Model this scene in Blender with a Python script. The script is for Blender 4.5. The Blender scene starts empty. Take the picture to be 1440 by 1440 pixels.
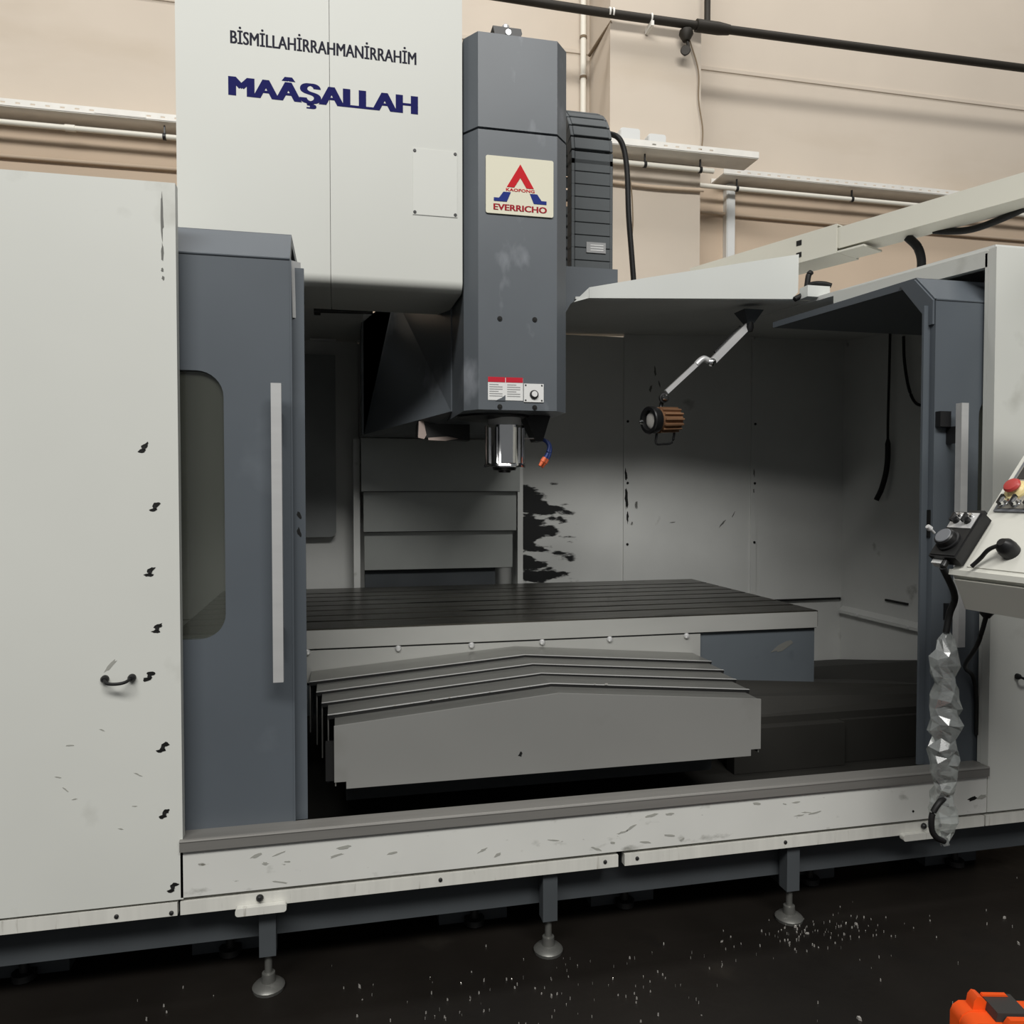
import bpy, bmesh, math, random
from mathutils import Vector, Matrix
random.seed(7)
S = bpy.context.scene
COL = S.collection

# ------------------------------------------------------------------ camera
FPX, YAW, PITCH = 1095.0, math.atan(244 / 1095.0), math.atan(30 / 1095.0)
cam = bpy.data.cameras.new('camera')
cam.sensor_fit = 'HORIZONTAL'
cam.sensor_width = 36.0
cam.lens = 36.0 * FPX / 1440.0
cam.clip_start = 0.05
camo = bpy.data.objects.new('camera', cam)
COL.objects.link(camo)
camo.location = (0, 0, 1.5)
camo.rotation_euler = (math.radians(90) - PITCH, 0, -YAW)
S.camera = camo

# ------------------------------------------------------------------ light
w = bpy.data.worlds.new('hall_air')
S.world = w
w.use_nodes = True
bg = w.node_tree.nodes['Background']
bg.inputs['Color'].default_value = (0.95, 0.98, 1.0, 1)
bg.inputs['Strength'].default_value = 0.15


def area(name, loc, target, sx, sy, power, col):
    l = bpy.data.lights.new(name, 'AREA')
    l.shape = 'RECTANGLE'
    l.size, l.size_y, l.energy, l.color = sx, sy, power, col
    o = bpy.data.objects.new(name, l)
    COL.objects.link(o)
    o.location = loc
    d = Vector(target) - Vector(loc)
    o.rotation_euler = d.to_track_quat('-Z', 'Y').to_euler()
    return o


area('hall_lamp_row_aisle_offscreen', (-0.8, -5.0, 8.8), (1.0, 3.0, 1.2), 11.0, 2.0, 1330, (1.0, 0.985, 0.95))
area('hall_lamp_row_wall_offscreen', (1.5, 4.1, 9.5), (1.5, 6.7, 3.6), 12.0, 1.0, 300, (1.0, 0.98, 0.95))

S.view_settings.view_transform = 'Standard'
S.view_settings.look = 'None'
S.view_settings.gamma = 1.0
S.view_settings.use_curve_mapping = False
S.view_settings.exposure = 0.0

# ------------------------------------------------------------------ materials
M = {}


def lin(c):
    return tuple(((v / 255) / 12.92 if v / 255 <= 0.04045 else ((v / 255 + 0.055) / 1.055) ** 2.4) for v in c)


def mat(name, rgb, rough=0.5, metal=0.0, var=0.0, scale=4.0, stretch=(1, 1, 1), spots=None, bump=0.0,
        bscale=60.0, spec=0.35, rvar=0.0, coat=0.0):
    """rgb: sRGB 0-255 albedo. spots: list of (rgb, noise scale, threshold, softness, stretch)."""
    m = bpy.data.materials.new(name)
    m.use_nodes = True
    nt = m.node_tree
    N, Lk = nt.nodes, nt.links
    b = N['Principled BSDF']
    b.inputs['Roughness'].default_value = rough
    b.inputs['Metallic'].default_value = metal
    b.inputs['Specular IOR Level'].default_value = spec
    b.inputs['Coat Weight'].default_value = coat
    base = lin(rgb)
    geo = N.new('ShaderNodeNewGeometry')

    def noise(sc, st, detail=5.0):
        mp = N.new('ShaderNodeMapping')
        mp.inputs['Scale'].default_value = st
        Lk.new(geo.outputs['Position'], mp.inputs['Vector'])
        n = N.new('ShaderNodeTexNoise')
        n.inputs['Scale'].default_value = sc
        n.inputs['Detail'].default_value = detail
        Lk.new(mp.outputs['Vector'], n.inputs['Vector'])
        return n.outputs['Fac']
    cur = None
    if var > 0:
        r = N.new('ShaderNodeMapRange')
        r.inputs['From Min'].default_value = 0.25
        r.inputs['From Max'].default_value = 0.75
        Lk.new(noise(scale, stretch), r.inputs['Value'])
        mx = N.new('ShaderNodeMix')
        mx.data_type = 'RGBA'
        mx.inputs['A'].default_value = tuple(v * (1 - var) for v in base) + (1,)
        mx.inputs['B'].default_value = tuple(min(1, v * (1 + var)) for v in base) + (1,)
        Lk.new(r.outputs['Result'], mx.inputs['Factor'])
        cur = mx.outputs['Result']
    for sp in (spots or []):
        c, sc, th, soft, st = sp
        r = N.new('ShaderNodeMapRange')
        r.inputs['From Min'].default_value = th
        r.inputs['From Max'].default_value = th + soft
        Lk.new(noise(sc, st, 6.0), r.inputs['Value'])
        mx = N.new('ShaderNodeMix')
        mx.data_type = 'RGBA'
        if cur is None:
            mx.inputs['A'].default_value = base + (1,)
        else:
            Lk.new(cur, mx.inputs['A'])
        mx.inputs['B'].default_value = lin(c) + (1,)
        Lk.new(r.outputs['Result'], mx.inputs['Factor'])
        cur = mx.outputs['Result']
    if cur is None:
        b.inputs['Base Color'].default_value = base + (1,)
    else:
        Lk.new(cur, b.inputs['Base Color'])
    if rvar > 0:
        r = N.new('ShaderNodeMapRange')
        r.inputs['To Min'].default_value = max(0.02, rough - rvar)
        r.inputs['To Max'].default_value = min(1, rough + rvar)
        Lk.new(noise(scale * 2.3, stretch), r.inputs['Value'])
        Lk.new(r.outputs['Result'], b.inputs['Roughness'])
    if bump > 0:
        bp = N.new('ShaderNodeBump')
        bp.inputs['Strength'].default_value = bump
        bp.inputs['Distance'].default_value = 0.01
        Lk.new(noise(bscale, stretch), bp.inputs['Height'])
        Lk.new(bp.outputs['Normal'], b.inputs['Normal'])
    M[name] = m
    return m


mat('white_paint', (206, 207, 201), 0.42, var=0.035, scale=1.6,
    spots=[((176, 176, 168), 3.2, 0.66, 0.14, (1, 1, 1))])
mat('apron_paint', (208, 208, 203), 0.45, var=0.05, scale=3,
    spots=[((150, 150, 143), 8.0, 0.63, 0.10, (1, 1, 1.6)), ((120, 118, 110), 22.0, 0.70, 0.06, (1, 1, 2.2))])
mat('skirt_paint', (206, 205, 198), 0.5, var=0.07, scale=6, stretch=(6, 1, 0.3),
    spots=[((160, 156, 146), 30.0, 0.64, 0.12, (2, 1, 0.2))])
mat('interior_paint', (204, 205, 202), 0.6, var=0.06, scale=2.5,
    spots=[((120, 118, 112), 5.0, 0.68, 0.12, (1, 1, 1))])
mat('magazine_paint', (204, 205, 199), 0.45, var=0.015, scale=1.4)
mat('roof_paint', (206, 208, 204), 0.5, var=0.015)
mat('roof_under', (204, 205, 202), 0.6, var=0.05)
mat('blue_grey', (84, 90, 96), 0.42, var=0.06, scale=3.0,
    spots=[((98, 104, 110), 4.0, 0.66, 0.2, (1, 1, 1))])
mat('head_paint', (93, 98, 103), 0.36, var=0.07, scale=3.0,
    spots=[((138, 142, 148), 3.6, 0.60, 0.14, (1.6, 1, 0.8))])
mat('base_paint', (68, 72, 75), 0.65, var=0.12, scale=5)
mat('tray_dark', (44, 43, 40), 0.6, var=0.15, scale=3)
mat('stainless', (206, 206, 205), 0.34, 0.45, var=0.05, scale=8, stretch=(0.2, 4, 4))
mat('sill_steel', (134, 132, 128), 0.42, 0.35, var=0.08, scale=12, stretch=(0.15, 3, 3))
mat('cover_steel', (140, 140, 136), 0.4, 0.75, var=0.06, scale=2.5, rvar=0.08)
mat('cover_front', (141, 141, 138), 0.5, 0.3, var=0.05, scale=2.0,
    spots=[((122, 121, 116), 3.0, 0.60, 0.2, (1, 1, 1))])
mat('z_cover', (156, 159, 156), 0.42, 0.35, var=0.07, scale=3, rvar=0.08)
mat('table_steel', (82, 80, 74), 0.33, 0.75, var=0.28, scale=5, stretch=(0.5, 6, 1), rvar=0.15,
    spots=[((30, 29, 25), 4.0, 0.58, 0.1, (0.6, 5, 1))])
mat('table_edge', (176, 176, 172), 0.4, 0.3, var=0.06, scale=8, stretch=(0.3, 1, 1))
mat('saddle_paint', (86, 92, 97), 0.5, var=0.1, scale=3,
    spots=[((70, 76, 82), 5.0, 0.62, 0.12, (1, 1, 1))])
mat('wall_paint', (203, 191, 176), 0.85, var=0.05, scale=0.9, bump=0.15, bscale=9,
    spots=[((192, 178, 160), 1.3, 0.56, 0.3, (0.5, 1, 1.6))])
mat('wall_lower', (204, 184, 162), 0.85, var=0.05, scale=1.1, bump=0.15, bscale=9)
mat('wall_joint', (128, 112, 92), 0.9)
mat('floor_mat', (25, 22, 19), 0.55, var=0.35, scale=1.7, rvar=0.18, bump=0.1, bscale=25, spec=0.2,
    spots=[((52, 48, 42), 1.1, 0.60, 0.16, (1, 1, 1)), ((22, 20, 18), 2.6, 0.60, 0.1, (1, 1, 1))])
mat('galvanised', (232, 229, 222), 0.45, 0.0, var=0.06, scale=9)
mat('conduit_pvc', (232, 228, 216), 0.5)
mat('pipe_black', (46, 42, 36), 0.55, 0.2, var=0.15)
mat('rubber', (20, 20, 20), 0.55)
mat('rubber_grey', (48, 46, 42), 0.6)
mat('chain_plastic', (80, 84, 86), 0.6, var=0.08, scale=8)
mat('text_grey', (46, 46, 56), 0.8, spec=0.1)
mat('text_blue', (32, 33, 88), 0.8, spec=0.1)
mat('plate_cream', (222, 218, 198), 0.7, spec=0.15)
mat('logo_red', (196, 36, 44), 0.7, spec=0.15)
mat('logo_blue', (38, 52, 124), 0.7, spec=0.15)
mat('logo_darkred', (158, 30, 44), 0.7, spec=0.15)
mat('label_white', (222, 222, 220), 0.5)
mat('label_red', (190, 28, 48), 0.4)
mat('label_grey', (150, 150, 150), 0.5)
mat('chrome', (226, 226, 226), 0.14, 1.0)
mat('steel_bright', (216, 216, 216), 0.3, 0.4)
mat('arm_paint', (206, 204, 192), 0.45, var=0.03, scale=2)
mat('copper_lamp', (140, 106, 80), 0.4, 0.3, var=0.1, scale=20)
mat('lens_glass', (226, 222, 216), 0.12, 0.3)
mat('black_plastic', (26, 26, 27), 0.4)
mat('dark_metal', (58, 58, 58), 0.4, 0.6)
mat('keypad_grey', (112, 114, 118), 0.45)
mat('pendant_white', (216, 215, 206), 0.42, var=0.02)
mat('pendant_grey', (150, 146, 136), 0.5)
mat('estop_red', (178, 66, 62), 0.35)
mat('estop_yellow', (222, 206, 150), 0.4)
mat('hose_blue', (44, 62, 120), 0.45)
mat('nozzle_orange', (226, 110, 70), 0.45)
mat('case_orange', (232, 84, 26), 0.42, var=0.04, scale=10)
mat('case_dark', (58, 56, 54), 0.5)
mat('pinkish', (176, 160, 152), 0.5)
mat('chip_black', (16, 16, 15), 0.6)
mat('chip_steel', (196, 192, 186), 0.3, 0.55)
mat('box_white', (216, 217, 215), 0.5)
mat('plate_grey', (128, 131, 131), 0.5, var=0.1)
mat('drip', (104, 104, 100), 0.6)
mat('steel_dull', (120, 120, 116), 0.35, 0.6, var=0.15, scale=30)
mat('smudge', (156, 156, 149), 0.6)

# back sheet of the cabin: pale paint with oil soot that clings round the column
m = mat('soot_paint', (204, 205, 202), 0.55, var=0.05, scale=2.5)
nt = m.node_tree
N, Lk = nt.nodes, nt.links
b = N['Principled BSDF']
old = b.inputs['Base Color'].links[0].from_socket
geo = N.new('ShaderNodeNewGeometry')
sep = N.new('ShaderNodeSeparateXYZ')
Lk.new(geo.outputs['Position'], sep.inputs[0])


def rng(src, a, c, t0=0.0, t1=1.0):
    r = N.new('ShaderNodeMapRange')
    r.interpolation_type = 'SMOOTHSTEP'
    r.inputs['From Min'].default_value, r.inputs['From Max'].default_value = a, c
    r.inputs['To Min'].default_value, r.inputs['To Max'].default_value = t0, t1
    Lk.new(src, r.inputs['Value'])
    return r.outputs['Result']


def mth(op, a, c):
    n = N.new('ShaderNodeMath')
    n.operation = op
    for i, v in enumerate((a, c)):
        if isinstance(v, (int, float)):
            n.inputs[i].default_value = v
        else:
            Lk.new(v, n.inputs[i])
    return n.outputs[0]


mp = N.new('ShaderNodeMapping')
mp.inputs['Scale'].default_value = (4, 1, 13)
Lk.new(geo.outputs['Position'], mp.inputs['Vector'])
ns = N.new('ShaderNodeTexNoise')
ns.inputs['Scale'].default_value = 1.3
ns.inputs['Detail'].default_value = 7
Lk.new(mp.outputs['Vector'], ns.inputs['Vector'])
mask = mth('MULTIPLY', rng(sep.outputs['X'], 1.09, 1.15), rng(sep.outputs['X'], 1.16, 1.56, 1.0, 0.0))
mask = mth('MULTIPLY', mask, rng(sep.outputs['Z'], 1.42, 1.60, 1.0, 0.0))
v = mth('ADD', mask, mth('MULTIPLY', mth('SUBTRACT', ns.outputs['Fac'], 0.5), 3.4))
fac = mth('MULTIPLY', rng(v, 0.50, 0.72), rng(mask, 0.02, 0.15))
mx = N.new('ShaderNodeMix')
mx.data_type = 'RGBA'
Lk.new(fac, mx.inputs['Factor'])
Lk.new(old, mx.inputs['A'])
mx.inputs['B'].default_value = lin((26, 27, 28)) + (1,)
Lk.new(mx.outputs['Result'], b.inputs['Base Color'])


def see_through(name, rgb, opacity, rough, gloss=0.15):
    m = bpy.data.materials.new(name)
    m.use_nodes = True
    nt = m.node_tree
    nt.nodes.remove(nt.nodes['Principled BSDF'])
    out = nt.nodes['Material Output']
    t = nt.nodes.new('ShaderNodeBsdfTransparent')
    t.inputs['Color'].default_value = (0.86, 0.88, 0.86, 1)
    d = nt.nodes.new('ShaderNodeBsdfDiffuse')
    d.inputs['Color'].default_value = lin(rgb) + (1,)
    g = nt.nodes.new('ShaderNodeBsdfGlossy')
    g.inputs['Roughness'].default_value = rough
    a = nt.nodes.new('ShaderNodeMixShader')
    a.inputs[0].default_value = opacity
    c = nt.nodes.new('ShaderNodeMixShader')
    c.inputs[0].default_value = gloss
    nt.links.new(t.outputs[0], a.inputs[1])
    nt.links.new(d.outputs[0], a.inputs[2])
    nt.links.new(a.outputs[0], c.inputs[1])
    nt.links.new(g.outputs[0], c.inputs[2])
    nt.links.new(c.outputs[0], out.inputs['Surface'])
    M[name] = m


see_through('pane', (96, 98, 90), 0.30, 0.06, 0.05)
see_through('plastic_film', (188, 192, 190), 0.30, 0.2, 0.16)

# ------------------------------------------------------------------ mesh helpers
ORG = {}


def link(name, me, parent, center):
    o = bpy.data.objects.new(name, me)
    COL.objects.link(o)
    po = Vector((0, 0, 0))
    if parent is not None:
        o.parent = parent
        po = ORG[parent]
    o.location = center - po
    ORG[o] = center.copy()
    return o


def thing(name, label, cat, loc=(0, 0, 0), group=None):
    o = bpy.data.objects.new(name, None)
    COL.objects.link(o)
    o.empty_display_size = 0.1
    o.location = loc
    ORG[o] = Vector(loc)
    return tag(o, label, cat, group)


def tag(o, label, cat, group=None):
    o['label'] = label
    o['category'] = cat
    if group:
        o['group'] = group
    return o


def fin(name, bm, m, parent=None, smooth=False, bevel=0.0, seg=2, label=None, origin=None):
    if bevel > 0:
        bmesh.ops.bevel(bm, geom=[e for e in bm.edges if len(e.link_faces) == 2 and e.calc_face_angle(0) > 0.5],
                        offset=bevel, segments=seg, affect='EDGES', profile=0.5, clamp_overlap=True)
    bmesh.ops.recalc_face_normals(bm, faces=bm.faces)
    if origin is None:
        xs = [v.co for v in bm.verts]
        lo = Vector(tuple(min(c[i] for c in xs) for i in range(3)))
        hi = Vector(tuple(max(c[i] for c in xs) for i in range(3)))
        c = (lo + hi) / 2
    else:
        c = Vector(origin)
    bmesh.ops.translate(bm, verts=bm.verts, vec=-c)
    me = bpy.data.meshes.new(name)
    bm.to_mesh(me)
    bm.free()
    if smooth:
        for p in me.polygons:
            p.use_smooth = True
        if smooth == 'auto':
            me.set_sharp_from_angle(angle=math.radians(38))
    me.materials.append(M[m])
    o = link(name, me, parent, c)
    if label:
        o['label'] = label
    return o


def inst(src, center, parent, name=None):
    o = src.copy()
    COL.objects.link(o)
    if name:
        o.name = name
    o.parent = parent
    o.location = Vector(center) - (ORG[parent] if parent else Vector((0, 0, 0)))
    ORG[o] = Vector(center)
    return o


def b_box(bm, x0, x1, y0, y1, z0, z1):
    vs = [bm.verts.new(p) for p in [(x0, y0, z0), (x1, y0, z0), (x1, y1, z0), (x0, y1, z0),
                                    (x0, y0, z1), (x1, y0, z1), (x1, y1, z1), (x0, y1, z1)]]
    for f in [(0, 3, 2, 1), (4, 5, 6, 7), (0, 1, 5, 4), (1, 2, 6, 5), (2, 3, 7, 6), (3, 0, 4, 7)]:
        bm.faces.new([vs[i] for i in f])


def box(name, x0, x1, y0, y1, z0, z1, m, parent=None, bevel=0.003, **k):
    bm = bmesh.new()
    b_box(bm, x0, x1, y0, y1, z0, z1)
    return fin(name, bm, m, parent, bevel=bevel, **k)


def b_hexa(bm, A, B):
    """two matching rings -> closed solid"""
    a = [bm.verts.new(p) for p in A]
    c = [bm.verts.new(p) for p in B]
    n = len(a)
    bm.faces.new(a[::-1])
    bm.faces.new(c)
    for i in range(n):
        bm.faces.new([a[i], a[(i + 1) % n], c[(i + 1) % n], c[i]])


def loft(name, A, B, m, parent=None, bevel=0.0, **k):
    bm = bmesh.new()
    b_hexa(bm, A, B)
    return fin(name, bm, m, parent, bevel=bevel, **k)


def prism(name, pts, axis, a, c, m, parent=None, bevel=0.0, **k):
    """polygon pts in the two other axes (in xyz order) extruded along axis a..c"""
    def P(p, t):
        return {'x': (t, p[0], p[1]), 'y': (p[0], t, p[1]), 'z': (p[0], p[1], t)}[axis]
    return loft(name, [P(p, a) for p in pts], [P(p, c) for p in pts], m, parent, bevel, **k)


def frame_of(d):
    d = Vector(d).normalized()
    h = Vector((0, 0, 1)) if abs(d.z) < 0.9 else Vector((1, 0, 0))
    u = d.cross(h).normalized()
    return u, u.cross(d).normalized(), d


def b_lathe(bm, p, d, prof, seg=24, caps=True):
    u, v, d = frame_of(d)
    p = Vector(p)
    rings = []
    for t, r in prof:
        rings.append([bm.verts.new(p + d * t + (u * math.cos(q) + v * math.sin(q)) * r)
                      for q in [2 * math.pi * i / seg for i in range(seg)]])
    for A, B in zip(rings, rings[1:]):
        for i in range(seg):
            bm.faces.new([A[i], A[(i + 1) % seg], B[(i + 1) % seg], B[i]])
    if caps:
        bm.faces.new(rings[0][::-1])
        bm.faces.new(rings[-1])


def lathe(name, p, d, prof, m, parent=None, seg=24, **k):
    bm = bmesh.new()
    b_lathe(bm, p, d, prof, seg)
    k.setdefault('smooth', 'auto')
    return fin(name, bm, m, parent, **k)


def cr(pts, n=8):
    P = [Vector(p) for p in pts]
    P = [P[0] * 2 - P[1]] + P + [P[-1] * 2 - P[-2]]
    out = []
    for i in range(1, len(P) - 2):
        a, b_, c, d = P[i - 1:i + 3]
        for j in range(n):
            t = j / n
            out.append(0.5 * ((2 * b_) + (c - a) * t + (2 * a - 5 * b_ + 4 * c - d) * t * t
                              + (3 * b_ - a - 3 * c + d) * t ** 3))
    out.append(P[-2])
    return out


def b_tube(bm, path, r, seg=10):
    n = len(path)
    rings = []
    for i, p in enumerate(path):
        d = (path[min(i + 1, n - 1)] - path[max(i - 1, 0)]).normalized()
        u, v, _ = frame_of(d)
        rr = r(i / (n - 1)) if callable(r) else r
        rings.append([bm.verts.new(p + (u * math.cos(q) + v * math.sin(q)) * rr)
                      for q in [2 * math.pi * k / seg for k in range(seg)]])
    for A, B in zip(rings, rings[1:]):
        for i in range(seg):
            bm.faces.new([A[i], A[(i + 1) % seg], B[(i + 1) % seg], B[i]])
    bm.faces.new(rings[0][::-1])
    bm.faces.new(rings[-1])


def tube(name, pts, r, m, parent=None, n=8, seg=10, **k):
    bm = bmesh.new()
    b_tube(bm, cr(pts, n) if n else [Vector(p) for p in pts], r, seg)
    return fin(name, bm, m, parent, smooth='auto', **k)


def rrect(x0, x1, z0, z1, r, n=6):
    out = []
    for cx, cz, a0 in [(x1 - r, z1 - r, 0), (x0 + r, z1 - r, 90), (x0 + r, z0 + r, 180), (x1 - r, z0 + r, 270)]:
        for i in range(n + 1):
            a = math.radians(a0 + 90 * i / n)
            out.append((cx + r * math.cos(a), cz + r * math.sin(a)))
    return out


def sheet_holes(name, outer, holes, y0, y1, m, parent=None, label=None):
    """sheet in the xz plane with openings, thickness y0..y1"""
    bm = bmesh.new()
    es = []
    for loop in [outer] + holes:
        vs = [bm.verts.new((p[0], y0, p[1])) for p in loop]
        es += [bm.edges.new((vs[i], vs[(i + 1) % len(vs)])) for i in range(len(vs))]
    r = bmesh.ops.triangle_fill(bm, use_beauty=True, use_dissolve=False, edges=es)
    fs = [f for f in r['geom'] if isinstance(f, bmesh.types.BMFace)]
    e = bmesh.ops.extrude_face_region(bm, geom=fs)
    bmesh.ops.translate(bm, verts=[v for v in e['geom'] if isinstance(v, bmesh.types.BMVert)], vec=(0, y1 - y0, 0))
    return fin(name, bm, m, parent, label=label)


def letters(name, body, x0, x1, z0, z1, y, m, parent, bold=0.0, hz=None, depth=0.0012):
    cu = bpy.data.curves.new(name, 'FONT')
    cu.body = body
    cu.size = 1.0
    cu.resolution_u = 3
    t = bpy.data.objects.new(name, cu)
    COL.objects.link(t)
    bpy.context.view_layer.update()
    me = bpy.data.meshes.new_from_object(t.evaluated_get(bpy.context.evaluated_depsgraph_get()))
    bpy.data.objects.remove(t)
    bm = bmesh.new()
    bm.from_mesh(me)
    bpy.data.meshes.remove(me)
    xs = [v.co.x for v in bm.verts]
    ax, bx = min(xs), max(xs)
    cap = hz or 0.73
    for v in bm.verts:
        px, pz = v.co.x, v.co.y
        v.co = Vector((x0 + (px - ax) / (bx - ax) * (x1 - x0), y, z0 + pz / cap * (z1 - z0)))
    if bold > 0:
        g0 = bm.verts[:] + bm.edges[:] + bm.faces[:]
        h = (x1 - x0) / (bx - ax) * bold
        for q in (-1, 1):
            d_ = bmesh.ops.duplicate(bm, geom=g0)
            bmesh.ops.translate(bm, verts=[g for g in d_['geom'] if isinstance(g, bmesh.types.BMVert)], vec=(h * q, -.0001 * q, 0))
    fs = list(bm.faces)
    e = bmesh.ops.extrude_face_region(bm, geom=fs)
    bmesh.ops.translate(bm, verts=[v for v in e['geom'] if isinstance(v, bmesh.types.BMVert)], vec=(0, depth, 0))
    return fin(name, bm, m, parent)


def flat(name, pts, y, m, parent, depth=0.0015):
    return prism(name, pts, 'y', y, y + depth, m, parent)


def blob(name, x, z, y, w_, h_, m, parent, rot=0.0, seed=0, n=11, depth=0.0012):
    rd = random.Random(seed)
    pts = []
    for i in range(n):
        a = 2 * math.pi * i / n
        r = rd.uniform(0.55, 1.15)
        px, pz = math.cos(a) * w_ * r / 2, math.sin(a) * h_ * r / 2
        pts.append((x + px * math.cos(rot) - pz * math.sin(rot), z + px * math.sin(rot) + pz * math.cos(rot)))
    return flat(name, pts, y - depth, m, parent, depth)


# ================================================================== the hall
floor = box('floor', -7, 11, -3.5, 7.2, -0.06, 0.0, 'floor_mat', bevel=0)
floor['kind'] = 'structure'
wall = box('wall_back', -7, 11, 6.75, 6.95, 0, 7.5, 'wall_paint', bevel=0)
wall['kind'] = 'structure'
# lower wall field and the projecting precast rib along the joint
box('lower_panel', -7, 11, 6.73, 6.75, 0.0, 4.30, 'wall_lower', wall, bevel=0)
for x0, x1 in ((-7, 2.21), (3.03, 11)):
    prism('panel_joint', [(6.75, 5.385), (6.738, 5.39), (6.735, 5.42), (6.75, 5.425)], 'x', x0, x1, 'wall_paint', wall)
pil = box('wall_pilaster', 2.212, 3.024, 6.2, 6.76, 0, 7.5, 'wall_paint', bevel=0.012)
pil['kind'] = 'structure'


def slot_tray(x0, x1, yf, yb, z0, z1, label, slots=True, endcap=False, hole0=None, hole1=None, step=0.1):
    t = thing('cable_tray', label, 'cable tray', ((x0 + x1) / 2, yb, z0))
    # folded channel: base and back lip, and a front lip with slots cut through it
    prism('channel', [(yf + .0045, z0), (yb, z0), (yb, z1), (yb - .004, z1), (yb - .004, z0 + .004), (yf + .0045, z0 + .004)], 'x', x0, x1, 'galvanised', t)
    box('underside_plate', x0 + .002, x1 - .002, yf + .006, yb - .002, z0 - .006, z0 - .0005, 'galvanised', t, bevel=0)
    holes = []
    x = (hole0 if hole0 is not None else x0 + .04)
    zc = z0 + (z1 - z0) * .45
    while slots and x < (hole1 if hole1 is not None else x1 - .03):
        holes.append(rrect(x - .017, x + .017, zc - .006, zc + .006, .0055, 3))
        x += step
    sheet_holes('slotted_lip', [(x0, z0), (x1, z0), (x1, z1), (x0, z1)], holes, yf, yf + .004, 'galvanised', t)
    return t


t = slot_tray(-4.5, -0.9, 6.5, 6.745, 4.345, 4.395, 'long perforated cable tray above the white panel with chipped screws', hole0=-4.4, hole1=-1.0)
box('cable_cover', -1.78, -1.42, 6.496, 6.4995, 4.35, 4.393, 'galvanised', t, bevel=0)
slot_tray(3.40, 9.5, 6.5, 6.745, 4.355, 4.402, 'perforated cable tray on the wall behind the pendant arm', hole0=3.55, hole1=9.4)
slot_tray(1.7, 3.43, 5.95, 6.195, 4.265, 4.315, 'short cable tray crossing the front of the pillar', hole0=2.5, hole1=3.1)


def conduit(x0, x1, y, z, label, clamps, r=.021):
    t = thing('wall_conduit', label, 'conduit', ((x0 + x1) / 2, y, z))
    lathe('pipe', (x0, y, z), (1, 0, 0), [(0, r), (x1 - x0, r)], 'conduit_pvc', t, 14)
    for c in clamps:
        k = lathe('clamp', (c - .012, y, z), (1, 0, 0), [(0, r + .006), (.024, r + .006)], 'dark_metal', t, 14)
        box('clamp_stud', c - .006, c + .006, y - .006, y + .006, z + r + .004, z + .085, 'dark_metal', k, bevel=0)
    return t


t = conduit(-4.5, -0.9, 6.56, 4.245, 'pale conduit under the tray above the panel with chipped screws', [-1.30, -2.6])
lathe('coupling', (-2.0, 6.56, 4.245), (1, 0, 0), [(0, .026), (.07, .026)], 'conduit_pvc', t, 14)
conduit(3.15, 9.5, 6.56, 4.252, 'pale conduit under the tray behind the pendant arm', [3.56, 4.75, 6.5])
conduit(1.7, 3.07, 6.05, 4.165, 'short pale conduit under the tray on the pillar', [2.46, 2.95])
# lower brown cable running along the wall
for x0, x1, y, z, lb in ((-4.5, -.9, 6.70, 4.06, 'beige wall cable below the tray above the panel with chipped screws'),
                         (3.05, 9.5, 6.70, 4.07, 'beige wall cable below the tray behind the pendant arm'),
                         (2.2, 3.04, 6.17, 4.05, 'beige cable across the pillar below its conduit')):
    tag(tube('wall_cable', [(x0, y, z), ((x0 + x1) / 2, y, z - .01), (x1, y, z)], .016, 'wall_lower'), lb, 'cable')

for k, (x0, x1, z0, z1, lb) in enumerate([(2.235, 2.405, 4.318, 4.43, 'larger white junction box on the pillar cable tray'),
                                          (2.475, 2.63, 4.318, 4.405, 'smaller white junction box on the pillar cable tray')]):
    t = thing('junction_box', lb, 'junction box', ((x0 + x1) / 2, 6.1, z0))
    prism('box_body', rrect(x0, x1, z0, z1, .022), 'y', 6.02, 6.14, 'box_white', t, bevel=.004)
    prism('box_lid', rrect(x0 + .004, x1 - .004, z0 + .004, z1 - .004, .02), 'y', 6.008, 6.018, 'box_white', t, bevel=.003)

# black pipe high on the wall with a riser
t = thing('black_pipe', 'long black steel pipe across the top of the wall with a riser', 'pipe', (3, 6.1, 5.38))
tube('pipe_run', [(1.0, 6.1, 5.385), (3.0, 6.1, 5.372), (9.0, 6.1, 5.43)], .034, 'pipe_black', t, n=6, seg=14)
lathe('riser', (3.03, 6.1, 5.38), (0, 0, 1), [(0, .026), (1.5, .026)], 'pipe_black', t, 14)
lathe('tee_fitting', (2.93, 6.1, 5.372), (1, 0, 0), [(0, .05), (.2, .05), (.3, .04)], 'pipe_black', t, 16)
for x in (2.16, 2.19, 2.52):
    lathe('pipe_clip', (x, 6.1, 5.378), (1, 0, 0), [(0, .039), (.014, .039)], 'galvanised', t, 14)
box('clip_bracket', 2.515, 2.54, 6.06, 6.195, 5.30, 5.34, 'galvanised', t, bevel=.002)
# alarm horn under the pipe
t = thing('alarm_horn', 'small dark horn fixture hanging under the black pipe on the pillar', 'horn', (2.84, 6.12, 5.15))
lathe('mount', (2.85, 6.12, 5.33), (0, 0, -1), [(0, .055), (.03, .06), (.085, .03)], 'pipe_black', t, 16)
tube('stem', [(2.86, 6.12, 5.25), (2.87, 6.12, 5.2), (2.86, 6.11, 5.16)], .014, 'pipe_black', t)
lathe('bell', (2.85, 6.14, 5.15), (-.35, -.9, -.05), [(0, .018), (.03, .03), (.06, .042), (.066, .036)], 'pipe_black', t, 18)
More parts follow.
